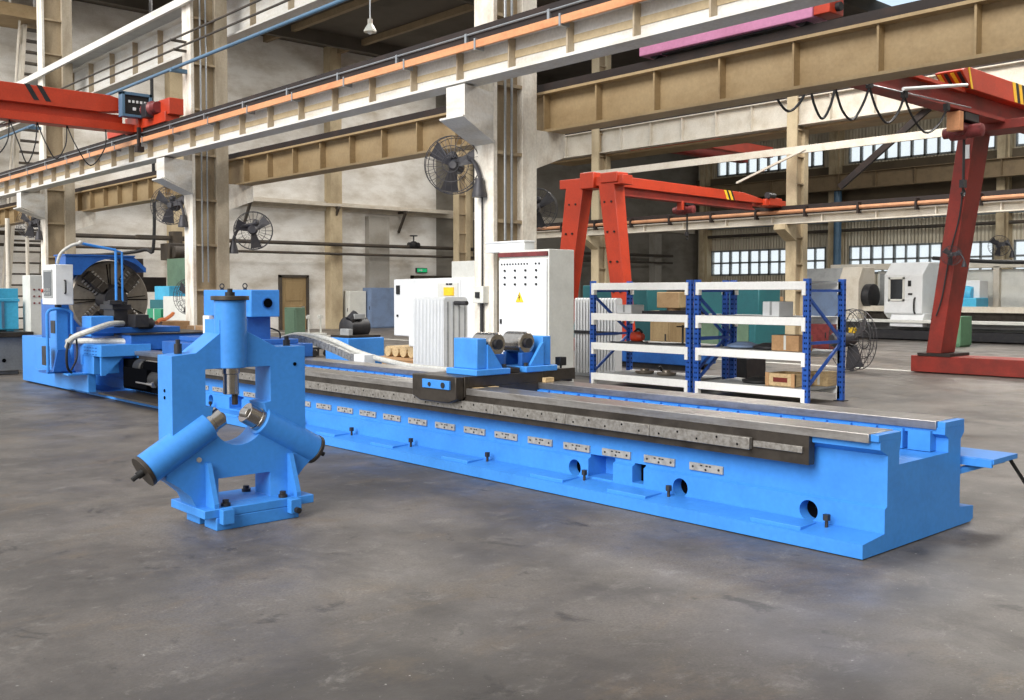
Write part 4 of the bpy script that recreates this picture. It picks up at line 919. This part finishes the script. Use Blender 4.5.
for i, (x, y, l) in enumerate(((13.7,11.6,'leftmost grey disc on the bottom shelf of the left unit'),(13.7,11.1,'right grey disc on the bottom shelf of the left unit'))):
    tag(build('brake_disc', MB().lathe([(0,.15),(.03,.17),(.05,.17),(.06,.08),(.09,.07)], (x,y,.236), (0,0,1), 20), 'face_grey'), l, 'disc', 'discs on the left shelving')
carton('black equipment case on the floor behind the right shelving unit', 'equipment_case', 15.1,15.7,10.4,10.9,0,.5,'black_metal','case',False)
# ================================================================ CABINETS NEAR THE COLUMN
pw = thing('power_cabinet', 'tall white electrical cabinet with buttons and yellow warning triangle', 'cabinet', (8.55,9.0,0))
build('body', MB().box(8.32,8.75,8.54,9.44,.1,2.215).box(8.35,8.74,8.56,9.42,0,.1), 'offwhite', pw, .006)
dr = build('door', MB().box(8.295,8.32,8.56,9.42,.14,2.10), 'white', pw, .004)
build('top_trim', MB().box(8.292,8.318,8.55,9.43,2.135,2.19), 'maroon', pw, .003)
build('indicator', (lambda m: [m.cyl((8.285,9.36-k*.052,2.045),(8.296,9.36-k*.052,2.045),.011,n=8) for k in range(10)] and [m.cyl((8.285,8.74-k*.06,2.045),(8.296,8.74-k*.06,2.045),.013,n=8) for k in range(2)] and m)(MB()), 'black_metal', dr, smooth=False)
for r_ in range(3):
    for c_ in range(4):
        build('button', MB().cyl((8.278,9.30-c_*.19,1.965-r_*.085),(8.296,9.30-c_*.19,1.965-r_*.085),.014,n=10), 'black', dr)
build('warning_triangle', MB().prism([(8.96,1.575),(9.10,1.575),(9.03,1.70)], 'x', 8.288, 8.296), 'yellow', dr, smooth=False)
build('lightning_mark', MB().prism([(9.035,1.67),(9.015,1.63),(9.03,1.63),(9.02,1.59),(9.05,1.635),(9.033,1.635),(9.047,1.665)], 'x', 8.285, 8.289), 'black', dr, smooth=False)
build('latch', MB().box(8.28,8.296,9.36,9.39,1.30,1.36), 'black_metal', dr, .003)
tag(build('terminal_box', MB().box(8.62,8.80,9.30,10.05,2.216,2.345).box(8.61,8.805,9.29,10.06,2.335,2.36), 'white', None, .006), 'flat white terminal box lying on top of the power cabinet beside the column', 'box')
sbx = thing('switch_box', 'small grey switch box on the column face beside the power cabinet', 'switch box', (8.76,10.3,1.72))
build('case', MB().box(8.70,8.80,10.2,10.42,1.55,1.78), 'offwhite', sbx, .006); build('toggle', MB().box(8.68,8.70,10.27,10.35,1.62,1.7), 'black', sbx)
build('conduit', MB().cyl((8.76,10.3,.1),(8.76,10.3,1.55),.025,n=8).cyl((8.77,10.3,1.78),(8.77,10.3,3.0),.012,n=8), 'black_metal', sbx)
def radiator(label, x0, x1, y0, y1, zt, n, axis, grp=None):
    r = thing('radiator_bank', label, 'radiator', ((x0+x1)/2,(y0+y1)/2,0), grp)
    build('header', MB().box(x0+.02,x1-.02,y0+.02,y1-.02,zt-.10,zt-.05).box(x0+.02,x1-.02,y0+.02,y1-.02,.1,.16), 'offwhite', r, .01)
    for k in range(n):
        if axis == 'y':
            y = y0+(y1-y0)*(k+.5)/n; w = (y1-y0)/n*.29
            build('fin', MB().prism([(x0,.06),(x1,.06),(x1,zt-.03),(x1-.04,zt),(x0+.04,zt),(x0,zt-.03)], 'y', y-w, y+w), 'white', r, smooth=False)
        else:
            x = x0+(x1-x0)*(k+.5)/n; w = (x1-x0)/n*.38
            build('fin', MB().prism([(y0,.06),(y1,.06),(y1,zt-.03),(y1-.04,zt),(y0+.04,zt),(y0,zt-.03)], 'x', x-w, x+w), 'white', r, smooth=False)
    build('skid', MB().box(x0,x1,y0,y1,0,.06), 'grey', r, smooth=False)
    yf = y0+(y1-y0)/n*.5-(y1-y0)/n*.29
    for k in range(4 if x1-x0 > .3 else 0):
        build('groove', MB().box(x0+.06+k*.1, x0+.085+k*.1, yf-.004, yf+.004, .12, zt-.06), 'grey', r, smooth=False)
    return r
r1 = radiator('white finned radiator bank left of the middle column', 8.3, 8.72, 10.55, 11.25, 1.63, 22, 'y', 'finned radiator banks')
build('pipe_stub', MB().cyl((8.5,10.3,1.55),(8.5,10.62,1.55),.03,n=10), 'black_metal', r1)
r2 = radiator('white finned radiator bank behind the left end of the shelving', 14.6, 14.8, 13.1, 14.25, 1.58, 14, 'y', 'finned radiator banks')
build('tie_bar', MB().box(14.57,14.6,13.05,14.3,.86,.92), 'black_metal', r2, smooth=False)
wm = thing('white_machine', 'big white machine enclosure behind the finned radiator', 'machine', (11.2,13.8,0))
build('enclosure', MB().prism([(14.95,.9),(14.5,.9),(14.5,.72),(12.4,.72),(12.4,1.95),(14.95,1.93)], 'x', 10.6, 11.9), 'white', wm, .02)
build('rear_cover', MB().box(10.62,11.6,12.3,13.28,1.9,2.22), 'offwhite', wm, .01)
build('door_panel', MB().box(10.585,10.6,13.0,13.9,.85,1.9), 'white', wm, .006)
build('window', MB().box(10.58,10.6,14.75,14.85,1.66,1.82).box(10.58,10.6,14.80,14.84,1.25,1.29), 'black', wm, smooth=False)
build('data_plate', MB().box(10.555,10.569,13.15,13.42,1.64,1.78), 'yellow', wm, smooth=False)
build('grey_panel', MB().box(10.57,10.585,13.05,13.6,1.5,1.85), 'offwhite', wm, smooth=False)
build('data_lettering', MB().box(10.56,10.571,13.2,13.28,1.82,1.85).box(10.56,10.571,13.3,13.36,1.82,1.85), 'black', wm, smooth=False)
build('plinth', MB().box(10.8,11.8,12.5,14.3,0,.72), 'teal', wm, .01)
bn = MB()
for k in range(10): bn.box(10.78,10.8,13.35+k*.09,13.39+k*.09,.1,.68)
build('plinth_louvre', bn, 'galv', wm, smooth=False)

# ================================================================ LEFT SIDE BACKGROUND
lm = thing('machine_table', 'light grey machine base with dark top at the far left edge', 'machine', (6.0,22.5,0))
build('body', MB().box(5.3,6.28,22.0,24.0,.08,.78).box(5.5,6.2,22.1,23.8,0,.08), 'galv', lm, .015)
build('table', MB().box(5.1,6.45,21.9,24.2,.78,.88), 'steel_dark', lm, .008)
build('bracket', MB().box(6.28,6.5,22.1,22.4,.45,.6), 'black_metal', lm, .006)
build('side_hole', MB().cyl((5.9,21.99,.3),(5.9,22.01,.3),.04,n=14), 'void', lm)
lb = thing('blue_chest', 'light blue steel chest on the grey machine base at far left', 'chest', (5.9,22.8,.88))
build('body', MB().box(5.3,6.28,22.3,23.3,.92,1.5).box(5.4,5.5,22.35,23.2,.88,.92).box(6.05,6.2,22.35,23.2,.88,.92), 'cyan', lb, .012)
build('lid', MB().box(5.28,6.3,22.28,23.32,1.5,1.56), 'cyan', lb, .008)
build('strap', MB().box(5.95,6.0,22.28,22.30,.95,1.5).box(5.6,5.65,22.28,22.30,.95,1.5), 'pipe_blue', lb, smooth=False)
carton('second light blue steel chest behind the first at far left', 'blue_chest', 6.1,6.7,23.8,24.6,.88,1.78,'cyan','chest',False).location.z += 0
cw = thing('control_cabinet', 'narrow cream control cabinet standing left of the headstock', 'cabinet', (6.55,22.3,.0))
build('body', MB().box(6.42,7.1,22.0,22.5,.05,2.05).box(6.45,7.05,22.05,22.45,0,.05), 'offwhite', cw, .01)
bt = MB()
for i in range(3):
    for k in range(3): bt.cyl((6.5+i*.1,21.985,1.75-k*.14),(6.5+i*.1,22.0,1.75-k*.14),.02,n=8)
build('button', bt, 'maroon', cw, smooth=False)
build('door_seam', MB().box(6.74,6.75,21.994,22.0,.1,2.0), 'grey', cw, smooth=False)
build('lamp', MB().cyl((6.9,22.2,2.05),(6.9,22.2,2.12),.04,n=10), 'white', cw)
# steel stair tower beyond the far left column
st = thing('stair_tower', 'steep steel stair with handrail and landing at the upper left', 'stair', (11.2,38.6,0))
build('stringer', MB().bar((10.4,38.6,.02),(11.25,38.6,11.3),.12,.28,(0,1,0)), 'beam_cream', st, smooth=False)
build('stringer', MB().bar((11.5,38.6,.02),(12.35,38.6,11.3),.12,.28,(0,1,0)), 'beam_cream', st, smooth=False)
for k in range(28):
    z = .35+k*.4; x = 10.4+.85*z/11.2
    build('tread', MB().box(x+.06,x+1.04,38.45,38.75,z-.03,z+.03), 'pipe_dark', st, smooth=False)
build('handrail', MB().tube([(10.15,38.1,1.0),(10.95,38.1,11.3)], .04, 8).tube([(10.95,38.1,11.3),(11.1,38.6,10.6)], .03, 6), 'beam_cream', st)
build('landing', MB().box(9.0,12.35,37.8,39.6,11.35,11.8), 'beam_tan', st, smooth=False)
rl = MB()
for x in (9.8,10.6,11.4,12.2): rl.cyl((x,37.9,11.75),(x,37.9,12.7),.045,n=6)
rl.cyl((9.1,37.9,12.3),(12.3,37.9,12.3),.04,n=6)
build('railing', rl, 'beam_white', st)
build('landing_brace', MB().bar((11.9,38,10.9),(12.7,38,9.8),.1,.1).bar((11.9,38,10.9),(12.7,38,11.4),.1,.1), 'beam_cream', st, smooth=False)
for x, y, z, l in ((7.6,27.8,3.6,'slim upright cream post at the far left edge of the hall'),(9.9,34.1,4.2,'second slim cream post right of the edge post')):
    tag(build('guard_post', MB().cyl((x,y,0),(x,y,z),.055,n=10).box(x-.12,x+.12,y-.12,y+.12,0,.03), 'beam_cream'), l, 'post')
# things between headstock and columns
def cab(name, label, cat, x0, x1, y0, y1, z0, z1, mat, door=True, plinth=.05):
    t = thing(name, label, cat, ((x0+x1)/2,(y0+y1)/2,z0))
    build('body', MB().box(x0,x1,y0,y1,z0+plinth,z1).box(x0+.03,x1-.03,y0+.03,y1-.03,z0,z0+plinth), mat, t, .012)
    if door:
        d = build('door', MB().box(x0-.015,x0,y0+.04,y1-.04,z0+plinth+.05,z1-.05), mat, t, .006)
        build('handle', MB().box(x0-.035,x0-.015,y0+.1,y0+.13,(z0+z1)/2-.08,(z0+z1)/2+.08), 'black_metal', d)
    return t
cab('grey_locker', 'plain pale grey locker left of the tailstock column', 'locker', 9.6,10.1,21.55,22.85,0,1.6,'offwhite')
cab('tall_cabinet', 'tall grey green cabinet behind the pale grey locker', 'cabinet', 11.0,11.7,24.6,25.9,0,2.58,'green_grey')
cab('teal_cabinet', 'low teal cabinet right of the faceplate', 'cabinet', 10.4,11.0,24.4,25.6,0,1.5,'teal')
carton('bright green plastic bin in front of the teal cabinet', 'plastic_bin', 9.6,10.1,23.0,23.8,.0,1.3,'green_bright','bin')
carton('light blue box stacked on the low teal cabinet', 'blue_box', 10.45,10.95,24.5,25.4,1.5,1.85,'cyan','box',False)
carton('open cardboard carton behind the carriage near the faceplate', 'carton', 7.75,8.3,18.5,19.1,.0,1.14,'card')
carton('brown carton with white tape beside the orange hose', 'carton', 8.15,8.7,17.6,18.3,.0,1.06,'card')
tag(build('orange_hose', MB().tube(spline([(7.6,18.4,1.12),(7.75,18.6,1.17),(7.95,18.8,1.18),(8.12,18.9,1.26),(8.14,18.9,1.30)]), .035, 8), 'brass'), 'orange rubber hose lying over the open carton', 'hose')
dm = thing('drill_press', 'dark drilling machine head between faceplate and green cabinet', 'machine', (10.6,26.8,0))
build('column', MB().cyl((10.6,26.8,0),(10.6,26.8,2.6),.12,n=14), 'rail_dark', dm); build('head', MB().box(10.2,11.2,26.4,27.2,1.7,2.1), 'rail_dark', dm, .02); build('base', MB().box(10.1,11.1,26.3,27.3,0,.15), 'rail_dark', dm, .01)
pk = thing('jib_bracket', 'dark bracket machine below the wall pipes left of the tailstock column', 'bracket', (13.9,32.0,0))
build('mast', MB().box(13.75,14.05,31.8,32.2,0,3.7), 'pipe_dark', pk, smooth=False)
build('arm', MB().box(12.6,14.9,31.9,32.1,3.45,3.55), 'pipe_dark', pk, smooth=False)
build('head', MB().box(13.5,14.3,31.6,32.3,2.75,3.3).cyl((13.6,31.5,3.0),(14.2,31.5,3.0),.2,n=14), 'pipe_dark', pk, .02)
tag(build('upright_pipe', MB().tube(spline([(13.83,33.6,12.95),(13.83,33.6,8),(13.83,33.6,3.5),(13.6,33.9,3.15),(12.8,35.0,3.0),(11.6,36.6,2.95)]), .06, 8), 'black'), 'black pipe coming down from the roof and bending above the blue guard', 'pipe')
# behind the tailstock, towards the back wall
cab('teal_cabinet', 'slim teal cabinet in front of the tan door', 'cabinet', 12.0,12.25,20.9,21.45,0,1.33,'green_grey')
cab('cream_cabinet', 'cream cabinet against the back wall beside the pilaster', 'cabinet', 25.3,26.22,39.2,39.7,0,1.75,'offwhite')
cab('grey_blue_cabinet', 'large blue grey cabinet against the back wall by the grey pier', 'cabinet', 26.3,27.9,38.9,39.6,0,1.9,'grey_blue')
mb_ = thing('motor_stand', 'blue machine block carrying a dirty black motor on the shop floor', 'motor', (10.65,16.2,0))
build('block', MB().box(10.22,11.05,15.9,16.7,0,.83), 'blue', mb_, .02)
build('motor', MB().lathe([(0,.1),(.04,.2),(.34,.22),(.5,.2),(.56,.1)], (10.4,16.3,1.02), (1,.15,0), 18).cyl((10.45,16.2,1.15),(10.6,16.2,1.28),.09,n=12), 'black_metal', mb_)
build('terminal_cover', MB().box(10.5,10.75,16.1,16.3,1.18,1.28).box(10.3,10.4,16.0,16.3,.83,1.0), 'grey', mb_, .01)
build('mount', MB().box(10.28,11.0,15.95,16.6,.83,.88), 'steel_dark', mb_, .006)
# small trolley with gas bottle caps
tr = thing('hand_trolley', 'small cream hand trolley with two upright stems near the back wall', 'trolley', (13.7,23.00,0))
build('box', MB().box(13.45,13.95,22.70,23.15,.25,.62), 'offwhite', tr, .01)
for x in (13.52,13.88): build('stem', MB().cyl((x,22.90,.62),(x,22.90,1.1),.025,n=8).box(x-.06,x+.06,22.86,22.94,1.0,1.08), 'offwhite', tr)
build('frame', MB().box(13.4,14.0,22.65,23.20,.2,.25), 'black_metal', tr, smooth=False)
for x in (13.5,13.9): build('wheel', MB().cyl((x,22.60,.1),(x,22.66,.1),.1,n=14), 'black', tr)
for (x,y) in ((13.45,23.15),(13.95,23.15)): build('leg', MB().box(x-.02,x+.02,y-.02,y+.02,0,.2), 'black_metal', tr, smooth=False)
# pallet of timber below the white machine
pt = thing('timber_pallet', 'dark pallet of short timber billets left of the teal plinth', 'pallet', (11.3,15.2,0))
build('deck', MB().box(10.9,11.7,14.75,15.9,.42,.47).box(10.92,10.98,14.8,15.8,0,.42).box(11.6,11.66,14.8,15.8,0,.42), 'card', pt, smooth=False)
for i, (y, z, l) in enumerate(((14.9,.47,'leftmost'),(15.15,.47,'second'),(15.4,.47,'third'),(15.65,.47,'last'))):
    pos = ('nearest the teal plinth', 'second from the teal plinth', 'third from the teal plinth', 'furthest from the teal plinth')[i]
    tag(build('timber_billet', MB().cyl((10.95,y,z+.105),(11.6,y,z+.105),.1,n=10), 'wood'), 'round timber billet on the dark pallet, ' + pos, 'billet', 'billets on the pallet')

# ================================================================ BEHIND THE SHELVING
tm = thing('long_machine', 'long teal planing machine standing behind the shelving units', 'machine', (22.5,18.2,0))
build('bed', MB().box(22.0,23.4,14.9,21.6,.1,1.0).box(22.2,23.2,15.1,21.4,0,.1), 'teal', tm, .02)
build('upper_housing', MB().box(22.3,23.3,15.0,17.0,1.0,1.8).box(22.3,23.2,18.8,21.4,1.0,1.9), 'teal', tm, .03)
build('slide', MB().box(22.1,23.3,17.0,18.8,1.0,1.16), 'steel_dark', tm, .01)
build('spindle_head', MB().box(22.0,22.7,17.4,18.2,1.25,1.7).cyl((22.3,17.8,1.05),(22.3,17.8,1.3),.18,n=16), 'beam_tan', tm, .02)
for k in range(3): build('door', MB().box(21.98,22.0,15.1+k*.95,15.95+k*.95,.2,.9), 'green_grey', tm, .006)
fb = thing('floor_machine', 'low blue machine base on the floor behind the left shelving unit', 'machine', (17.5,14.6,0))
build('body', MB().box(17.0,18.0,13.2,15.4,.12,.5), 'blue_dark', fb, .02); build('feet', MB().box(17.1,17.3,13.3,15.3,0,.12).box(17.7,17.9,13.3,15.3,0,.12), 'black_metal', fb, smooth=False)
build('top_rail', MB().box(17.1,17.9,13.3,15.3,.5,.56), 'steel_dark', fb, .006)
for i, (x0,x1,y0,y1,z,m,l) in enumerate(((18.5,19.1,14.9,15.5,1.25,'doorwood','narrow tan machine cabinet seen between the left shelves'),)):
    cab('machine_cabinet', l, 'machine', x0,x1,y0,y1,0,z,m)
tag(build('floor_hose', MB().tube(spline([(14.6,12.0,.3),(14.8,11.9,.08),(15.2,11.6,.03),(15.5,11.2,.03)]), .03, 8), 'black'), 'black hose end on the floor under the left shelving', 'hose')
cab('red_cabinet', 'small dark red cabinet seen through the right shelving', 'cabinet', 26.0,26.7,15.1,15.9,0,.9,'maroon')
cab('green_box', 'pale green steel box behind the red gantry leg', 'box', 30.6,31.4,13.35,14.15,0,.95,'green')
cab('carton_stack', 'brown machine carton beside the tan column past the shelving', 'carton', 26.5,27.2,17.4,18.3,0,1.55,'card', False)

# ================================================================ CNC LATHE ALONG THE RIGHT WALL
cn = thing('turning_lathe', 'long white and grey turning lathe along the right wall', 'lathe', (34.8,15,0))
build('base', MB().box(34.3,36.0,6.0,20.9,.12,.62).box(34.0,34.3,6.2,16.2,.45,.62), 'grey', cn, .02)
build('chip_tray', MB().box(33.6,34.4,6.2,20.0,.62,.72), 'offwhite', cn, .01)
build('bed_rail', MB().box(34.5,35.6,6.0,19.2,.95,1.12).box(34.6,35.5,6.0,19.2,.62,.95), 'steel_dark', cn, .01)
build('way_cover', MB().box(34.35,34.5,6.0,15.9,1.0,1.2).box(34.35,34.5,17.5,19.0,1.0,1.2), 'beam_cream', cn, smooth=False)
build('headstock_cover', MB().prism([(34.0,.7),(34.0,2.1),(34.3,2.62),(35.2,2.62),(35.2,.7)], 'y', 18.6, 19.4), 'beam_cream', cn, .02)
build('headstock', MB().box(34.1,36.0,19.4,20.9,.7,2.1), 'grey_blue', cn, .02)
build('headstock_roof', MB().prism([(34.0,2.1),(34.4,2.6),(36.0,2.6),(36.0,2.1)], 'y', 19.4, 21.2), 'grey', cn, .01)
build('chuck', MB().lathe([(0,.42),(.02,.45),(.3,.45),(.34,.3)], (34.6,18.6,1.55), (0,-1,0), 28), 'black_metal', cn)
dd = build('sliding_door', MB().prism([(34.0,.75),(33.7,.95),(33.7,2.3),(34.2,2.75),(35.6,2.75),(35.6,.75)], 'y', 16.05, 17.45), 'white', cn, .03)
build('door_foot', MB().prism([(33.65,.48),(33.65,.72),(33.8,.95),(34.3,.95),(34.3,.48)], 'y', 16.0, 17.2), 'white', cn, .02)
build('door_window', MB().box(33.685,33.70,16.75,17.2,1.45,2.15), 'glass_dark', dd, .01)
build('window_frame', MB().box(33.67,33.70,16.68,16.75,1.38,2.22).box(33.67,33.70,17.2,17.27,1.38,2.22).box(33.67,33.70,16.68,17.27,2.15,2.22).box(33.67,33.70,16.68,17.27,1.38,1.45), 'offwhite', dd, smooth=False)
build('handle', MB().tube(spline([(33.7,16.3,1.5),(33.62,16.3,1.4),(33.62,16.3,1.05),(33.7,16.3,.95)]), .03, 8), 'black', dd)
build('control_key', MB().box(33.68,33.7,16.45,16.56,1.9,2.1).box(33.68,33.7,16.4,16.55,1.6,1.66), 'black', dd, smooth=False)
build('tail_unit', MB().box(34.4,35.4,14.5,15.3,1.12,1.5).lathe([(0,.28),(.5,.32),(.7,.28)], (34.9,15.5,1.6), (0,-1,0), 18), 'cyan', cn, .02)
build('tail_cover', MB().box(34.9,35.6,14.6,15.3,1.5,2.1), 'white', cn, .01)
build('back_guard', MB().box(36.2,36.3,6.0,19.0,.7,2.5), 'offwhite', cn, smooth=False)
build('back_rail', MB().box(36.0,36.4,6.0,20.9,2.55,2.78), 'beam_cream', cn, .01)
build('guard_panel', MB().box(36.18,36.2,17.4,18.9,.9,2.4).box(36.18,36.2,9.5,12.4,.9,2.4).box(36.18,36.2,6.1,9.2,.9,2.4), 'grey', cn, smooth=False)
for y in (17.2,14.5,12.8,9.3): build('guard_post', MB().box(36.0,36.2,y-.1,y+.1,.7,2.6), 'beam_cream', cn, smooth=False)
build('cable_pipe', MB().tube(spline([(34.8,16.2,2.9),(34.6,14,2.72),(34.5,12,2.68),(34.6,9,2.75),(34.8,6.2,2.9)]), .07, 8), 'black', cn)
for i in range(14): build('levelling_foot', MB().cyl((34.5,6.4+i*1.08,0),(34.5,6.4+i*1.08,.12),.09,n=10), 'black_metal', cn)
build('oil_tray', MB().box(33.7,34.3,6.2,20.2,.05,.35), 'black_metal', cn, smooth=False)
for y in (8.4, 11.2, 15.4, 18.6): build('coolant_tap', MB().box(33.55,33.7,y-.12,y+.12,.2,.4), 'yellow', cn, .01)
cab('panel_cabinet', 'grey switch cabinet against the right wall beyond the lathe', 'cabinet', 51.5,52.3,22.2,24.0,0,2.6,'grey')
tag(build('floor_line', MB().box(20.6,20.75,-2,39,0.0,.006), 'offwhite'), 'worn pale rail strip let into the floor under the gantry feet', 'floor rail')

# ================================================================ LIGHT
w = bpy.data.worlds.new('sky'); sc.world = w; w.use_nodes = True
bg = w.node_tree.nodes['Background']; bg.inputs['Color'].default_value = (0.96, 0.985, 1.0, 1); bg.inputs['Strength'].default_value = 0.9
sd = bpy.data.lights.new('hazy_sun', 'SUN'); sd.energy = 3.5; sd.angle = math.radians(40); sd.color = (1.0, 0.97, 0.93)
so = bpy.data.objects.new('hazy_sun', sd); COL.objects.link(so)
so.rotation_euler = V((0.80, 0.2, -0.52)).to_track_quat('-Z', 'Y').to_euler()
for x, y, e in ((23,7,1700),(24,16,1200),(20,26,650),(15,34,500),(28,35,400),(42,16,1100)):  # unseen overhead fill lights added to brighten the covered bays
    ld = bpy.data.lights.new('fill_light', 'AREA'); ld.shape = 'DISK'; ld.size = 4.0; ld.energy = e; ld.color = (1.0,0.95,0.88)
    lo = bpy.data.objects.new('fill_light', ld); COL.objects.link(lo); lo.location = (x, y, 12.2)

# ================================================================ CAMERA
cam = bpy.data.cameras.new('camera'); co = bpy.data.objects.new('camera', cam); COL.objects.link(co)
cam.sensor_width = 36; cam.sensor_fit = 'HORIZONTAL'; cam.lens = 994/1024*36; cam.shift_y = -18/1024
cam.clip_end = 300; cam.clip_start = .1
co.location = (0, 0, 1.7)
co.rotation_euler = (math.radians(90-2.3044), 0, math.radians(47.8748-90))
sc.camera = co
sc.view_settings.view_transform = 'Standard'; sc.view_settings.look = 'None'; sc.view_settings.gamma = 1
sc.view_settings.use_curve_mapping = False; sc.view_settings.exposure = 0.36
sc.cycles.max_bounces = 8; sc.cycles.diffuse_bounces = 4; sc.cycles.transparent_max_bounces = 12
sc.cycles.use_denoising = True
